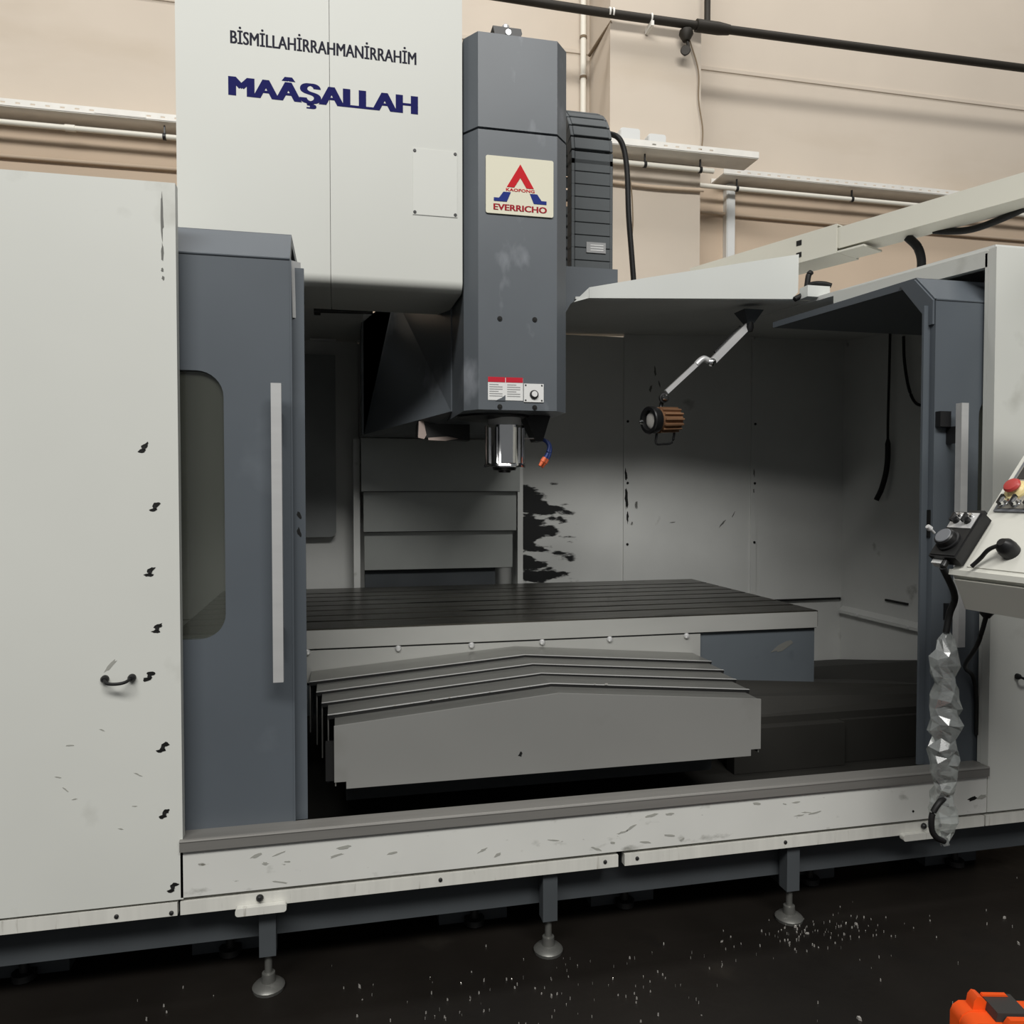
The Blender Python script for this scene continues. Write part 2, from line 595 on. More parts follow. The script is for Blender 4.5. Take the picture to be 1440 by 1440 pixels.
# thin wire hanging down the pillar edge
tag(tube('hanging_wire', [(2.90, 6.17, 5.30), (2.985, 6.17, 5.05), (2.99, 6.17, 4.8), (3.03, 6.17, 4.55), (3.0, 6.14, 4.32)], .006, 'wall_joint'),
    'thin loose wire hanging down the pillar edge from the horn', 'wire')
# two slim vertical ducts
t = thing('vertical_duct', 'slim pale vertical duct on the wall beside the milling head top', 'duct', (2.15, 6.72, 3.0))
lathe('pipe', (2.14, 6.70, 3.2), (0, 0, 1), [(0, .026), (4.2, .026)], 'conduit_pvc', t, 14)
for z in (4.8, 5.15, 5.5):
    lathe('clamp', (2.14, 6.70, z), (0, 0, 1), [(0, .032), (.02, .032)], 'wall_joint', t, 14)
t = thing('vertical_duct', 'white vertical trunking dropping from the tray beside the pillar', 'duct', (3.56, 6.72, 2.0))
box('trunking', 3.515, 3.60, 6.66, 6.729, 2.0, 4.33, 'box_white', t)
box('trunking_lid', 3.522, 3.593, 6.652, 6.659, 2.0, 4.33, 'box_white', t, bevel=.001)
tag(tube('pipe_stay', [(2.225, 6.2, 5.37), (2.205, 6.45, 5.36), (2.19, 6.68, 5.35)], .014, 'wall_joint'),
    'short dark stay rod between the pipe and the wall', 'rod')

# ================================================================== machine base
base = thing('machine_bed', 'dark grey cast bed under the white enclosure', 'machine bed', (0.7, 3.4, 0))
box('bed_casting', -1.25, 2.66, 2.62, 4.75, 0.115, 0.30, 'base_paint', base, bevel=.01)
box('lower_beam', -1.25, 2.64, 2.455, 2.615, 0.14, 0.277, 'base_paint', base, bevel=.006)
for x, y in ((-.95, 2.75), (-.35, 2.75), (.45, 2.75), (1.0, 2.75), (1.75, 2.75), (2.4, 2.75), (-.6, 4.4), (.8, 4.4), (2.2, 4.4)):
    k = box('bed_pad', x - .12, x + .12, y - .11, y + .11, .0, .115, 'base_paint', base, bevel=.006)
    lathe('jack_screw', (x, y - .13, .005), (0, 0, 1), [(0, .035), (.02, .035), (.021, .014), (.1, .014)], 'dark_metal', k, 12)
# chip pan inside
box('chip_pan', -1.2, 3.40, 2.46, 4.78, 0.302, 0.318, 'tray_dark', base, bevel=0)
prism('pan_hood', [(3.0, .32), (3.0, .518), (3.06, .53), (3.5, .525), (3.9, .505), (4.35, .41), (4.775, .325), (4.775, .32)],
      'x', 1.62, 3.405, 'tray_dark', base, label='dark folded chip hood')
loft('hood_hump', [(1.535, 2.985, .50), (1.535, 2.985, .535), (1.535, 3.06, .615), (1.535, 3.17, .665), (1.535, 3.18, .50)],
     [(2.75, 2.985, .50), (2.75, 2.985, .535), (2.75, 3.06, .56), (2.75, 3.17, .575), (2.75, 3.6, .50)], 'tray_dark', base)
box('hood_skirt', 1.60, 2.12, 2.93, 2.995, .32, .505, 'tray_dark', base, bevel=.004)
box('hood_skirt', 2.125, 3.405, 2.96, 2.995, .32, .505, 'tray_dark', base, bevel=.004)
box('saddle_block', -.05, 1.5, 3.20, 4.4, .32, .595, 'base_paint', base, bevel=.01)

# ================================================================== enclosure
enc = thing('machine_enclosure', 'white sheet metal enclosure of the milling machine with open front', 'enclosure', (0.7, 3.5, 0))
FY = 2.36
lp = box('side_panel', -1.55, -.442, FY, FY + .035, .326, 2.362, 'white_paint', enc, bevel=.004, label='large white front panel with chipped screws')
rp = box('side_panel', 2.298, 3.55, FY, FY + .035, .330, 2.372, 'white_paint', enc, bevel=.004, label='large white front panel behind the control pendant')
# returns, top rails and outer walls
box('panel_return', 2.298, 2.318, FY + .036, FY + .05, .5, 2.36, 'white_paint', enc, bevel=0)
prism('top_rail', [(2.40, 2.310), (2.40, 2.369), (3.30, 2.440), (3.30, 2.375)], 'x', 2.298, 2.33, 'white_paint', enc)
prism('outer_wall', [(2.40, .30), (2.40, 2.388), (4.85, 2.555), (4.85, .30)], 'x', 3.43, 3.468, 'interior_paint', enc)
box('outer_wall', -1.30, -1.26, 2.40, 4.85, .30, 2.36, 'interior_paint', enc, bevel=0)
prism('roof_sheet', [(2.40, 2.373), (2.40, 2.393), (4.85, 2.56), (4.85, 2.54)], 'x', 2.332, 3.47, 'roof_under', enc)
prism('roof_sheet', [(2.40, 2.342), (2.40, 2.358), (4.85, 2.40), (4.85, 2.38)], 'x', -1.30, -.63, 'roof_under', enc)
# back sheets, each a folded panel with a lip along the joint
for i, (x0, x1, m_) in enumerate([(-1.26, .12, 'interior_paint'), (.125, 1.10, 'interior_paint'), (1.105, 1.83, 'soot_paint'),
                                  (1.836, 2.742, 'interior_paint'), (2.748, 3.43, 'interior_paint')]):
    box('back_panel', x0, x1, 4.80, 4.83, .755, 2.55 if x0 > 1.8 else (2.495 if x0 > 1 else 2.395), m_, enc, bevel=.003)
    box('lower_back_panel', x0, x1, 4.812, 4.835, .30, .75, 'interior_paint', enc, bevel=.003)
box('backing_sheet', -1.28, 3.44, 4.836, 4.846, .30, 2.39, 'interior_paint', enc, bevel=0)
for x in (1.833, 2.745):
    k = box('joint_strip', x - .022, x + .02, 4.788, 4.7995, .755, 2.52, 'interior_paint', enc, bevel=.002)
    for z in (1.15, 1.55, 1.95):
        lathe('rivet', (x + .005, 4.788, z), (0, -1, 0), [(0, .009), (.004, .008), (.006, .003)], 'chip_black', k, 8)
grime = [(1.826, 1.60, .02, .10), (1.830, 1.45, .022, .17), (1.838, 1.33, .016, .09), (1.870, 1.29, .012, .014), (1.90, 1.41, .02, .05), (2.742, 1.50, .010, .03), (2.744, 1.62, .012, .06)]
for i, (x, z, w_, h_) in enumerate(grime):
    blob('grime', x, z, 4.7875, w_, h_, 'chip_black' if i < 3 else 'drip', enc, .05, 300 + i, 14)
for i, (x, z, w_, h_, a_) in enumerate([(2.52, 1.28, .012, .075, -.7), (2.60, 1.34, .006, .05, -.5), (2.03, 2.28, .016, .08, .1), (2.00, 2.17, .02, .05, -.2), (2.06, 2.20, .01, .05, .3), (2.16, 1.29, .05, .006, .1)]):
    blob('scuff', x, z, 4.7995, w_, h_, 'drip', enc, a_, 330 + i, 12)
box('joint_lip', 2.50, 3.42, 4.79, 4.811, .742, .754, 'rubber', enc, bevel=.001)
k = prism('splash_lip', [(3.43, .70), (3.395, .672), (3.395, .652), (3.43, .655)], 'y', 3.3, 4.78, 'interior_paint', enc)
for y in (4.58, 4.1):
    lathe('screw', (3.395, y, .662), (-1, 0, 0), [(0, .012), (.006, .01), (.009, .003)], 'steel_bright', k, 10)
box('hinge_strip', 3.418, 3.4295, 4.14, 4.34, .793, .806, 'chip_black', enc, bevel=.002)
# dark roof over the back of the cabin on the left half
box('roof_sheet', -.63, .13, 3.76, 4.90, 2.398, 2.42, 'roof_under', enc, bevel=0)
box('roof_sheet', .13, 1.04, 4.54, 4.90, 2.398, 2.42, 'roof_under', enc, bevel=0)
box('roof_sheet', .131, .50, 3.76, 4.24, 2.56, 2.58, 'roof_under', enc, bevel=0)
for x0, x1 in ((-.155, -.01), (.11, .19)):  # bright steel strips standing in for streaks of light under the roof
    box('light_streak_strip', x0, x1, 4.70, 4.72, 2.376, 2.387, 'stainless', enc, bevel=.001)
box('light_streak_strip', 1.33, 1.52, 4.55, 4.57, 2.505, 2.515, 'stainless', enc, bevel=.001)
# grey plate with a rounded lower corner behind the left door edge
prism('rounded_plate', [(-.55, 1.225)] + [(-.014 - .035 + .035 * math.cos(a), 1.225 + .035 + .035 * math.sin(a)) for a in
      [math.radians(-90 + 15 * i) for i in range(7)]] + [(-.014, 2.30), (-.55, 2.30)], 'y', 4.74, 4.76, 'plate_grey', enc, bevel=.002)

# front apron, sill and skirts
ap = box('apron', -.449, 2.294, FY, FY + .03, .330, .466, 'apron_paint', enc, bevel=.003)
sill = prism('sill_rail', [(FY - .012, .467), (FY - .012, .494), (FY - .004, .5005), (FY + .06, .5005), (FY + .085, .485), (FY + .085, .44), (FY + .04, .44), (FY + .04, .467)],
             'x', -.449, 2.294, 'sill_steel', enc, bevel=.0015)
lathe('glint_edge', (-.449, FY - .008, .4965), (1, 0, 0), [(0, .0055), (2.743, .0055)], 'sill_steel', sill, 8)  # bead added where the sill edge shows a bright reflection line
for x0, x1 in ((-1.55, -.459), (-.451, .880), (.902, 2.288), (2.294, 3.55)):
    box('skirt_strip', x0, x1, FY + .002, FY + .03, .279, .317, 'skirt_paint', enc, bevel=.003)
box('skirt_gap', -1.55, 3.55, FY + .024, FY + .034, .3175, .3255, 'skirt_paint', enc, bevel=0)
scr = None
for x, z in ((-.62, .296), (-.475, .289), (.30, .300), (.835, .300), (.945, .300), (1.483, .300), (2.1, .300)):
    if scr is None:
        scr = lathe('skirt_screw', (x, FY + .002, z), (0, -1, 0), [(0, .0065), (.003, .006), (.005, .003)], 'dark_metal', enc, 10)
        oz = ORG[scr].y
    else:
        inst(scr, (x, oz, z), enc)
for x0, x1, xs in ((-.299, -.156, -.232), (1.932, 2.084, 2.028)):
    k = prism('lift_tab', rrect(x0, x1, .266, .289, .009), 'y', FY - .02, FY + .001, 'skirt_paint', enc, bevel=.002)
    lathe('tab_screw', (xs, FY - .001, .306), (0, -1, 0), [(0, .011), (.006, .010), (.010, .006)], 'dark_metal', k, 12)
# rounded dents and scrapes on the apron
rd = random.Random(3)
for i in range(26):
    x = rd.uniform(-.3, 1.6)
    blob('scuff', x, rd.uniform(.345, .445), FY - .0002, rd.uniform(.018, .055), rd.uniform(.004, .012), 'smudge', ap, rd.uniform(-.5, .5), i, depth=.0006)
# legs with levelling feet
for x in (-.214, .658, 1.530):
    lg = box('leg', x - .024, x + .024, 2.386, 2.434, .112, .279, 'base_paint', enc, bevel=.003)
    lathe('foot', (x, 2.41, .001), (0, 0, 1), [(0, .046), (.010, .048), (.018, .040), (.024, .021), (.026, .021), (.05, .019), (.052, .011), (.112, .011)],
          'steel_dull', lg, 20)
# chipped screws on the left panel
for i, (x, z, s) in enumerate([(-.532, 1.620, 1), (-.505, 1.454, 1), (-.520, 1.271, 1.05), (-.503, 1.110, 1.1), (-.492, .770, 1.1), (-.490, .579, 1.1), (-.470, .363, 1.0), (-.525, .975, 1.2)]):
    k = blob('paint_chip', x + .004, z + .007, FY, .026 * s, .014 * s, 'chip_black', lp, .7 - .1 * i, 40 + i)
    blob('paint_chip', x - .004, z - .008, FY, .024 * s, .011 * s, 'chip_black', lp, .1, 60 + i)
    lathe('screw', (x, FY, z), (0, -1, 0), [(0, .006), (.003, .005)], 'dark_metal', lp, 8)
for i, (z0, z1) in enumerate([(2.20, 2.335), (2.135, 2.195), (2.112, 2.124), (2.088, 2.104)]):
    blob('drip_mark', -.477 + .002 * math.sin(i * 3), (z0 + z1) / 2, FY, .0075, (z1 - z0) * .95, 'drip', lp, 0.015, 80 + i, 15)
blob('scuff', -.625, 1.01, FY, .012, .05, 'smudge', lp, -.75, 91, depth=.0006)
for i in range(8):
    blob('scuff', rd.uniform(-.85, -.5), rd.uniform(.5, .95), FY, rd.uniform(.01, .03), .004, 'smudge', lp, rd.uniform(-.8, .8), 100 + i, depth=.0006)
for i, x in enumerate((2.235, 2.275)):
    blob('paint_chip', x, .385 + .004 * i, FY, .045, .016, 'chip_black' if i == 0 else 'smudge', ap, .15, 120 + i)
blob('paint_chip', 1.985, .362, FY, .012, .008, 'chip_black', ap, 0, 130)


def pull(x0, x1, z, parent):
    h = tube('pull_handle', [(x0, FY - .012, z), (x0 + .012, FY - .032, z - .006), ((x0 + x1) / 2, FY - .038, z - .008), (x1 - .012, FY - .032, z - .006), (x1, FY - .012, z)],
             .0045, 'rubber', parent)
    for x in (x0, x1):
        lathe('handle_boss', (x, FY, z), (0, -1, 0), [(0, .011), (.01, .0105), (.016, .006)], 'black_plastic', h, 14)


pull(-.640, -.570, .974, lp)
pull(2.417, 2.487, .822, rp)


# ================================================================== sliding doors
def door(xe, sgn, label):
    """xe: free edge; sgn: direction the leaf extends towards"""
    t = thing('sliding_door', label, 'door', (xe + sgn * .45, 2.44, .47))
    X0, X1 = sorted((xe, xe + sgn * .95))
    hx0, hx1 = sorted((xe + sgn * .19, xe + sgn * .72))
    hole = rrect(hx0, hx1, 1.062, 1.85, .075, 8)
    sheet_holes('leaf', [(X0, .488), (X1, .488), (X1, 2.187), (X0, 2.187)], [hole], 2.42, 2.455, 'blue_grey', t)
    prism('window_pane', hole, 'y', 2.434, 2.440, 'pane', t)
    k = prism('sloped_top', [(2.42, 2.188), (2.52, 2.290), (2.545, 2.270), (2.455, 2.176)], 'x', X0, X1, 'blue_grey', t)
    lathe('fold_edge', (X0, 2.4205, 2.188), (1, 0, 0), [(0, .0042), (X1 - X0, .0042)], 'blue_grey', k, 8)
    prism('roof_leaf', [(2.521, 2.291), (3.50, 2.332), (3.50, 2.305), (2.545, 2.262)], 'x', X0, X1, 'blue_grey', t)
    # handle: square bar on two stand-offs
    hx = xe - .0 + sgn * (.037 if sgn < 0 else .062)
    h = box('handle', hx - .0145, hx + .0145, 2.345, 2.372, .942, 1.81, 'stainless', t, bevel=.010, seg=4, smooth='auto')
    for z in (1.06, 1.70):
        box('standoff', hx - .012, hx + .012, 2.373, 2.4195, z - .03, z + .03, 'black_plastic', h, bevel=.003)
    return t


dl = door(-.137, -1, 'blue-grey sliding door with dark window beside the panel with chipped screws')
box('edge_strip', -.136, -.098, 2.447, 2.462, .492, 2.17, 'blue_grey', dl, bevel=.002)
box('edge_trim', -.1375, -.1325, 2.416, 2.4195, .49, 2.186, 'blue_grey', dl, bevel=.0008)
loft('latch_plate', [(-.134, 2.44, 2.19), (-.108, 2.46, 2.19), (-.105, 2.46, 2.02), (-.131, 2.44, 2.02)],
     [(-.134, 2.446, 2.19), (-.108, 2.468, 2.19), (-.105, 2.468, 2.02), (-.131, 2.446, 2.02)], 'stainless', dl)
for z in (1.425, 1.375):
    blob('latch_slot', -.117, z, 2.447, .012, .03, 'chip_black', dl, .3, int(z * 100))
dr = door(2.101, 1, 'blue-grey sliding door behind the control pendant with windowless strip showing')
box('edge_flange', 2.0745, 2.1005, 2.446, 2.456, .492, 2.17, 'blue_grey', dr, bevel=.001)
box('latch_slot', 2.0965, 2.1005, 2.43, 2.4445, 1.33, 1.43, 'chip_black', dr, bevel=.001)
box('mount_block', 2.105, 2.150, 2.395, 2.4195, 1.73, 1.785, 'black_plastic', dr, bevel=.003)
prism('end_gusset', [(2.425, 2.10), (2.425, 2.186), (2.52, 2.283), (2.60, 2.283), (2.47, 2.14), (2.47, 2.10)], 'x', 2.092, 2.0995, 'blue_grey', dr)

# ================================================================== work table
tb = thing('work_table', 'long slotted steel milling table with pale front edge', 'work table', (0.77, 3.8, .72))
TY0, TY1, TX0, TX1, TZ = 3.182, 4.484, -.62, 2.147, .95
slots = [3.36 + i * .152 for i in range(7)]
edges = [TY0 + .001] + sum([[s - .014, s + .014] for s in slots], []) + [TY1]
for a, c in zip(edges[::2], edges[1::2]):
    box('table_rib', TX0, TX1, a, c, TZ - .032, TZ, 'table_steel', tb, bevel=.004)
for s in slots:
    box('slot_floor', TX0, TX1, s - .0139, s + .0139, TZ - .0325, TZ - .026, 'table_steel', tb, bevel=0)
box('table_slab', TX0, TX1, TY0 + .002, TY1, TZ - .082, TZ - .033, 'table_steel', tb, bevel=.003)
box('front_edge', TX0, TX1 - .001, TY0 - .008, TY0, TZ - .078, TZ - .006, 'table_edge', tb, bevel=.003)
box('end_stop', TX1 - .002, TX1 + .006, TY0, TY1, TZ - .075, TZ - .002, 'table_steel', tb, bevel=.003)
box('table_body', TX0 + .03, TX1 - .003, TY0 + .012, TY1 - .05, .60, TZ - .083, 'saddle_paint', tb, bevel=.008)
pl = box('side_plate', TX0 + .05, 1.567, TY0 - .001, TY0 + .011, .735, TZ - .086, 'table_edge', tb, bevel=.004)
for x in (-.42, -.125, .234, .536, .839, 1.141, 1.499):
    lathe('plate_screw', (x, TY0 - .0015, .859), (0, -1, -.15), [(0, .013), (.004, .013), (.012, .009), (.014, .003)], 'steel_bright', pl, 12)
blob('scrape', 1.98, .785, TY0 + .0118, .12, .03, 'drip', tb, .45, 5)

# ================================================================== front (Y) telescopic way cover
wc = thing('way_cover', 'steel telescopic way cover with a shallow roof ridge before the table', 'way cover', (0.72, 2.8, .54))


def gable(x0, x1, zc, zr, xr, drop, th=.004):
    o = [(x0, zc - drop), (x0, zc), (xr, zr), (x1, zc), (x1, zc - drop)]
    i = [(x1 - th, zc - drop), (x1 - th, zc - th), (xr, zr - th), (x0 + th, zc - th), (x0 + th, zc - drop)]
    return o + i


for i, (y0, y1, x0, x1, zc, zr) in enumerate([(2.506, 2.66, -.016, 1.464, .7540, .8175), (2.61, 2.79, -.039, 1.482, .7620, .8260), (2.74, 2.92, -.061, 1.500, .7680, .8320),
                                              (2.87, 3.05, -.082, 1.516, .7740, .8380), (3.0, 3.179, -.110, 1.528, .7810, .8460)]):
    bm = bmesh.new()
    pts = gable(x0, x1, zc, zr, .720, .19)
    b_hexa(bm, [(p[0], y0, p[1]) for p in pts], [(p[0], y1, p[1]) for p in pts])
    k = fin('cover_sheet', bm, 'cover_steel', wc)
    # folded front lip of the sheet with its black wiper
    lip = [(x0, zc - .0005), (.720, zr - .0005), (x1, zc - .0005), (x1 - .003, zc - .014), (.720, zr - .014), (x0 + .003, zc - .014)]
    if i:
        prism('wiper', [(p[0], p[1] + .0015) for p in lip], 'y', y0 - .006, y0 - .0005, 'rubber', k)
        prism('hem', [(x0, zc), (.720, zr), (x1, zc), (x1, zc + .002), (.720, zr + .002), (x0, zc + .002)], 'y', y0 - .006, y0 + .004, 'stainless', k)
fp = prism('front_plate', [(-.018, .579), (-.018, .757), (.716, .8205), (1.466, .757), (1.466, .579), (1.428, .579), (1.428, .556), (.019, .556), (.019, .579)],
           'y', 2.497, 2.505, 'cover_front', wc, bevel=.0015)
blob('paint_chip', .585, .625, 2.497, .014, .02, 'chip_black', fp, -.5, 3)
box('void_block', .02, 1.43, 2.80, 2.96, .40, .558, 'base_paint', wc, bevel=0)  # block added to read as the shaded void below the front plate
box('side_wiper', -.045, -.0185, 2.51, 2.54, .58, .70, 'rubber', wc, bevel=.004)
rd = random.Random(11)
bm = bmesh.new()
for i in range(46):
    x = rd.choice([rd.uniform(.0, .55), rd.uniform(.0, 1.4)])
    yy = rd.choice([2.735, 2.865, 2.60])
    zz = .757 + (.825 - .757) * (1 - abs(x - .72) / .76) + .006
    s = rd.uniform(.002, .006)
    b_box(bm, x, x + s * rd.uniform(.5, 2), yy, yy + s, zz, zz + s * .6)
k = fin('swarf', bm, 'chip_steel', wc)
k['kind'] = 'stuff'

# ================================================================== column (Z) telescopic cover
zc_ = thing('column_cover', 'stepped grey telescopic plates on the column behind the table', 'column cover', (0.6, 4.6, .94))
for i, (x0, x1, z0, z1, y) in enumerate([(.128, 1.060, 1.497, 1.80, 4.540), (.141, 1.046, 1.262, 1.520, 4.575), (.146, 1.030, 1.036, 1.285, 4.610)]):
    k = box('cover_plate', x0, x1, y, y + .03, z0, z1, 'z_cover', zc_, bevel=.004)
    box('plate_lip', x0, x1, y + .004, y + .034, z0 - .004, z0 - .001, 'rubber', k, bevel=.001)
box('glint_edge', .66, .82, 4.569, 4.5745, 1.2625, 1.268, 'z_cover', zc_, bevel=.001)  # short raised strip standing in for a glint on the plate edge
box('column_foot', .15, .93, 4.645, 4.74, .72, 1.06, 'base_paint', zc_, bevel=.004)
box('side_frame', .085, .122, 4.62, 4.78, .80, 1.80, 'interior_paint', zc_, bevel=.004)
box('side_frame', 1.065, 1.098, 4.62, 4.78, .80, 1.80, 'interior_paint', zc_, bevel=.004)

# ================================================================== milling head
hd = thing('milling_head', 'blue-grey milling head with logo plate and hanging spindle', 'milling head', (0.74, 3.6, 1.6))


def head_ring(z, dz=0.0):
    return [(.520, 3.95, z), (.520, 3.27, z), (.570, 3.20, z), (.908, 3.20, z), (.968, 3.27, z), (.968, 3.95, z)]


loft('head_cover', head_ring(1.838), head_ring(2.990), 'head_paint', hd, bevel=.004, label='lower blue-grey cover')
loft('cap_seam', [(p[0] * .94 + .0446, p[1] + .02, 2.991) for p in head_ring(0)], [(p[0] * .94 + .0446, p[1] + .02, 2.999) for p in head_ring(0)], 'head_paint', hd)
loft('head_cap', head_ring(3.000), head_ring(3.385), 'head_paint', hd, bevel=.004, label='upper blue-grey cover')
tp = prism('top_block', [(.645, 3.386), (.635, 3.425), (.755, 3.425), (.76, 3.405), (.75, 3.386)], 'y', 3.215, 3.33, 'dark_metal', hd, bevel=.003)
lathe('cap_bolt', (.697, 3.25, 3.4255), (0, 0, 1), [(0, .016), (.022, .016), (.03, .008)], 'steel_bright', tp, 12)
lathe('cap_bolt', (.700, 3.215, 3.402), (0, -1, 0), [(0, .014), (.008, .012)], 'steel_bright', tp, 12)
for x, z in ((.661, 2.217), (.811, 2.220), (.661, 1.851), (.811, 1.851)):
    lathe('socket_bolt', (x, 3.2, z), (0, -1, 0), [(0, .011), (.004, .010), (.0041, .006), (.006, .005)], 'chip_black', hd, 12)
# logo plate
lg = prism('logo_plate', rrect(.601, .890, 2.648, 2.884, .008, 4), 'y', 3.193, 3.1995, 'plate_cream', hd, bevel=.0015)
Yp = 3.1912


def LP(u, v_):  # plate coordinates 0..1
    return (.601 + .289 * u, 2.648 + .236 * v_)


flat('emblem', [LP(.505, .885), LP(.305, .475), LP(.415, .475), LP(.505, .65), LP(.595, .475), LP(.705, .475)], Yp, 'logo_red', lg)
flat('emblem', [LP(.255, .385), LP(.365, .385), LP(.305, .215), LP(.115, .215), LP(.115, .275), LP(.19, .275)], Yp, 'logo_blue', lg)
flat('emblem', [LP(.645, .385), LP(.755, .385), LP(.82, .275), LP(.895, .275), LP(.895, .215), LP(.705, .215)], Yp, 'logo_blue', lg)
a, c = LP(.295, .405), LP(.715, .458)
letters('small_lettering', 'KAOFONG', a[0], c[0], a[1], c[1], Yp, 'logo_red', lg, .02)
a, c = LP(.115, .065), LP(.895, .175)
letters('lettering', 'EVERRICHO', a[0], c[0], a[1], c[1], Yp, 'logo_darkred', lg, .035)
# warning labels
wl = box('warning_label', .610, .760, 3.1975, 3.1995, 1.878, 1.972, 'label_white', hd, bevel=0)
for x0 in (.610, .686):
    box('label_band', x0, x0 + .073, 3.196, 3.1972, 1.953, 1.974, 'label_red', wl, bevel=0)
    for i in range(6):
        z = 1.941 - i * .0095
        box('print_line', x0 + .006, x0 + (.062 if i % 3 else .045), 3.1968, 3.1974, z, z + .0035, 'label_grey', wl, bevel=0)
flat('label_notch', [(.642, 1.876), (.684, 1.876), (.684, 1.90), (.668, 1.888)], 3.1960, 'head_paint', wl)
bp_ = box('button_plate', .763, .849, 3.195, 3.1995, 1.873, 1.950, 'label_white', hd, bevel=.001)
lathe('push_button', (.807, 3.195, 1.905), (0, -1, 0), [(0, .019), (.007, .018), (.0075, .0145), (.012, .0135)], 'dark_metal', bp_, 20)
lathe('button_cap', (.807, 3.183, 1.905), (0, -1, 0), [(0, .013), (.004, .011)], 'label_white', bp_, 20)
for x in (.771, .841):
    for z in (1.880, 1.943):
        lathe('plate_pin', (x, 3.195, z), (0, -1, 0), [(0, .004), (.002, .003)], 'dark_metal', bp_, 8)
# spindle
SX, SY = .730, 3.43
lathe('spindle_flange', (SX - .04, SY + .06, 1.836), (0, 0, -1), [(0, .17), (.008, .17), (.012, .13), (.018, .11)], 'dark_metal', hd, 32)
sp = lathe('spindle_body', (SX, SY, 1.79), (0, 0, -1), [(0, .088), (.17, .088), (.178, .094), (.186, .094)], 'chrome', hd, 40)
lathe('spindle_collar', (SX, SY, 1.834), (0, 0, -1), [(0, .071), (.004, .074), (.03, .0755), (.043, .074)], 'label_white', hd, 40)
# raised bands added to imitate the reflections on the polished nose
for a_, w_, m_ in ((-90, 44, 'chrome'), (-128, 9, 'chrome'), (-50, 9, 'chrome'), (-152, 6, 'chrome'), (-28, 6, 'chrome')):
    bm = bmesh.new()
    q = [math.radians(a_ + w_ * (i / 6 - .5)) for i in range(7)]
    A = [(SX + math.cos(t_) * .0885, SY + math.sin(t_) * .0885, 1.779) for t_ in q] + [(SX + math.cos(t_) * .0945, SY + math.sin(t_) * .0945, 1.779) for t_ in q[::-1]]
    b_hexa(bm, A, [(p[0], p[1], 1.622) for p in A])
    fin('reflection_band', bm, m_, sp, smooth='auto')
lathe('drive_nose', (SX, SY, 1.6035), (0, 0, -1), [(0, .055), (.012, .05), (.013, .03), (.022, .026)], 'black_plastic', sp, 28)
prism('coolant_bracket', [(.815, 1.836), (.935, 1.836), (.90, 1.722), (.87, 1.722)], 'y', 3.40, 3.50, 'black_plastic', hd, bevel=.003)
h1 = tube('coolant_hose', [(.885, 3.43, 1.735), (.915, 3.41, 1.725), (.928, 3.40, 1.70), (.918, 3.39, 1.665), (.905, 3.385, 1.645)], .0085, 'hose_blue', hd)
h2 = tube('coolant_hose', [(.90, 3.45, 1.74), (.935, 3.44, 1.72), (.943, 3.43, 1.69), (.935, 3.42, 1.66), (.922, 3.41, 1.64)], .0085, 'hose_blue', hd)
for p in ((.905, 3.385, 1.648), (.922, 3.41, 1.643)):
    lathe('nozzle', p, (-.55, -.1, -.83), [(0, .010), (.022, .012), (.024, .009), (.045, .007)], 'nozzle_orange', hd, 12)
lathe('thin_pipe', (.81, 3.42, 1.735), (1, 0, .02), [(0, .003), (.10, .003)], 'steel_bright', hd, 8)
# casting that carries the head on the column
loft('headstock_neck', [(.515, 3.62, 1.87), (.515, 3.62, 2.50), (.30, 4.25, 2.55), (.135, 4.25, 2.40), (.135, 4.25, 1.80), (.45, 4.0, 1.80)],
     [(.960, 3.62, 1.87), (.960, 3.62, 2.50), (.990, 4.25, 2.55), (1.02, 4.25, 2.40), (1.02, 4.25, 1.80), (.97, 4.0, 1.80)], 'head_paint', hd)
box('headstock_body', .125, 1.025, 4.251, 4.535, 1.805, 2.45, 'head_paint', hd, bevel=.02)
ta = prism('tool_arm', [(.380, 1.765), (.385, 1.845), (.413, 1.855), (.44, 1.83), (.565, 1.85), (.64, 1.848), (.64, 1.750), (.526, 1.754)], 'y', 3.84, 3.94, 'dark_metal', hd, bevel=.004)
flat('arm_face', [(.383, 1.760), (.387, 1.840), (.410, 1.846), (.424, 1.774), (.413, 1.754)], 3.836, 'pinkish', ta, .003)
flat('arm_face', [(.434, 1.749), (.432, 1.760), (.526, 1.768), (.582, 1.758), (.517, 1.746)], 3.836, 'pinkish', ta, .003)
ls = box('limit_switch', .462, .515, 3.995, 4.04, 2.385, 2.425, 'steel_bright', hd, bevel=.003)
for x, z in ((.475, 2.374), (.530, 2.405), (.533, 2.378)):
    lathe('switch_stud', (x, 4.0, z), (0, -1, 0), [(0, .010), (.012, .008)], 'steel_bright', ls, 10)
lathe('switch_plunger', (.44, 4.01, 2.415), (1, 0, 0), [(0, .012), (.012, .012), (.0125, .006), (.024, .006)], 'dark_metal', ls, 10)
# side bracket that carries the cable chain
prism('chain_bracket', [(.970, 2.20), (.970, 2.562), (1.316, 2.562), (1.316, 2.50), (1.15, 2.44), (1.08, 2.385)], 'y', 3.57, 3.80, 'head_paint', hd, bevel=.004)

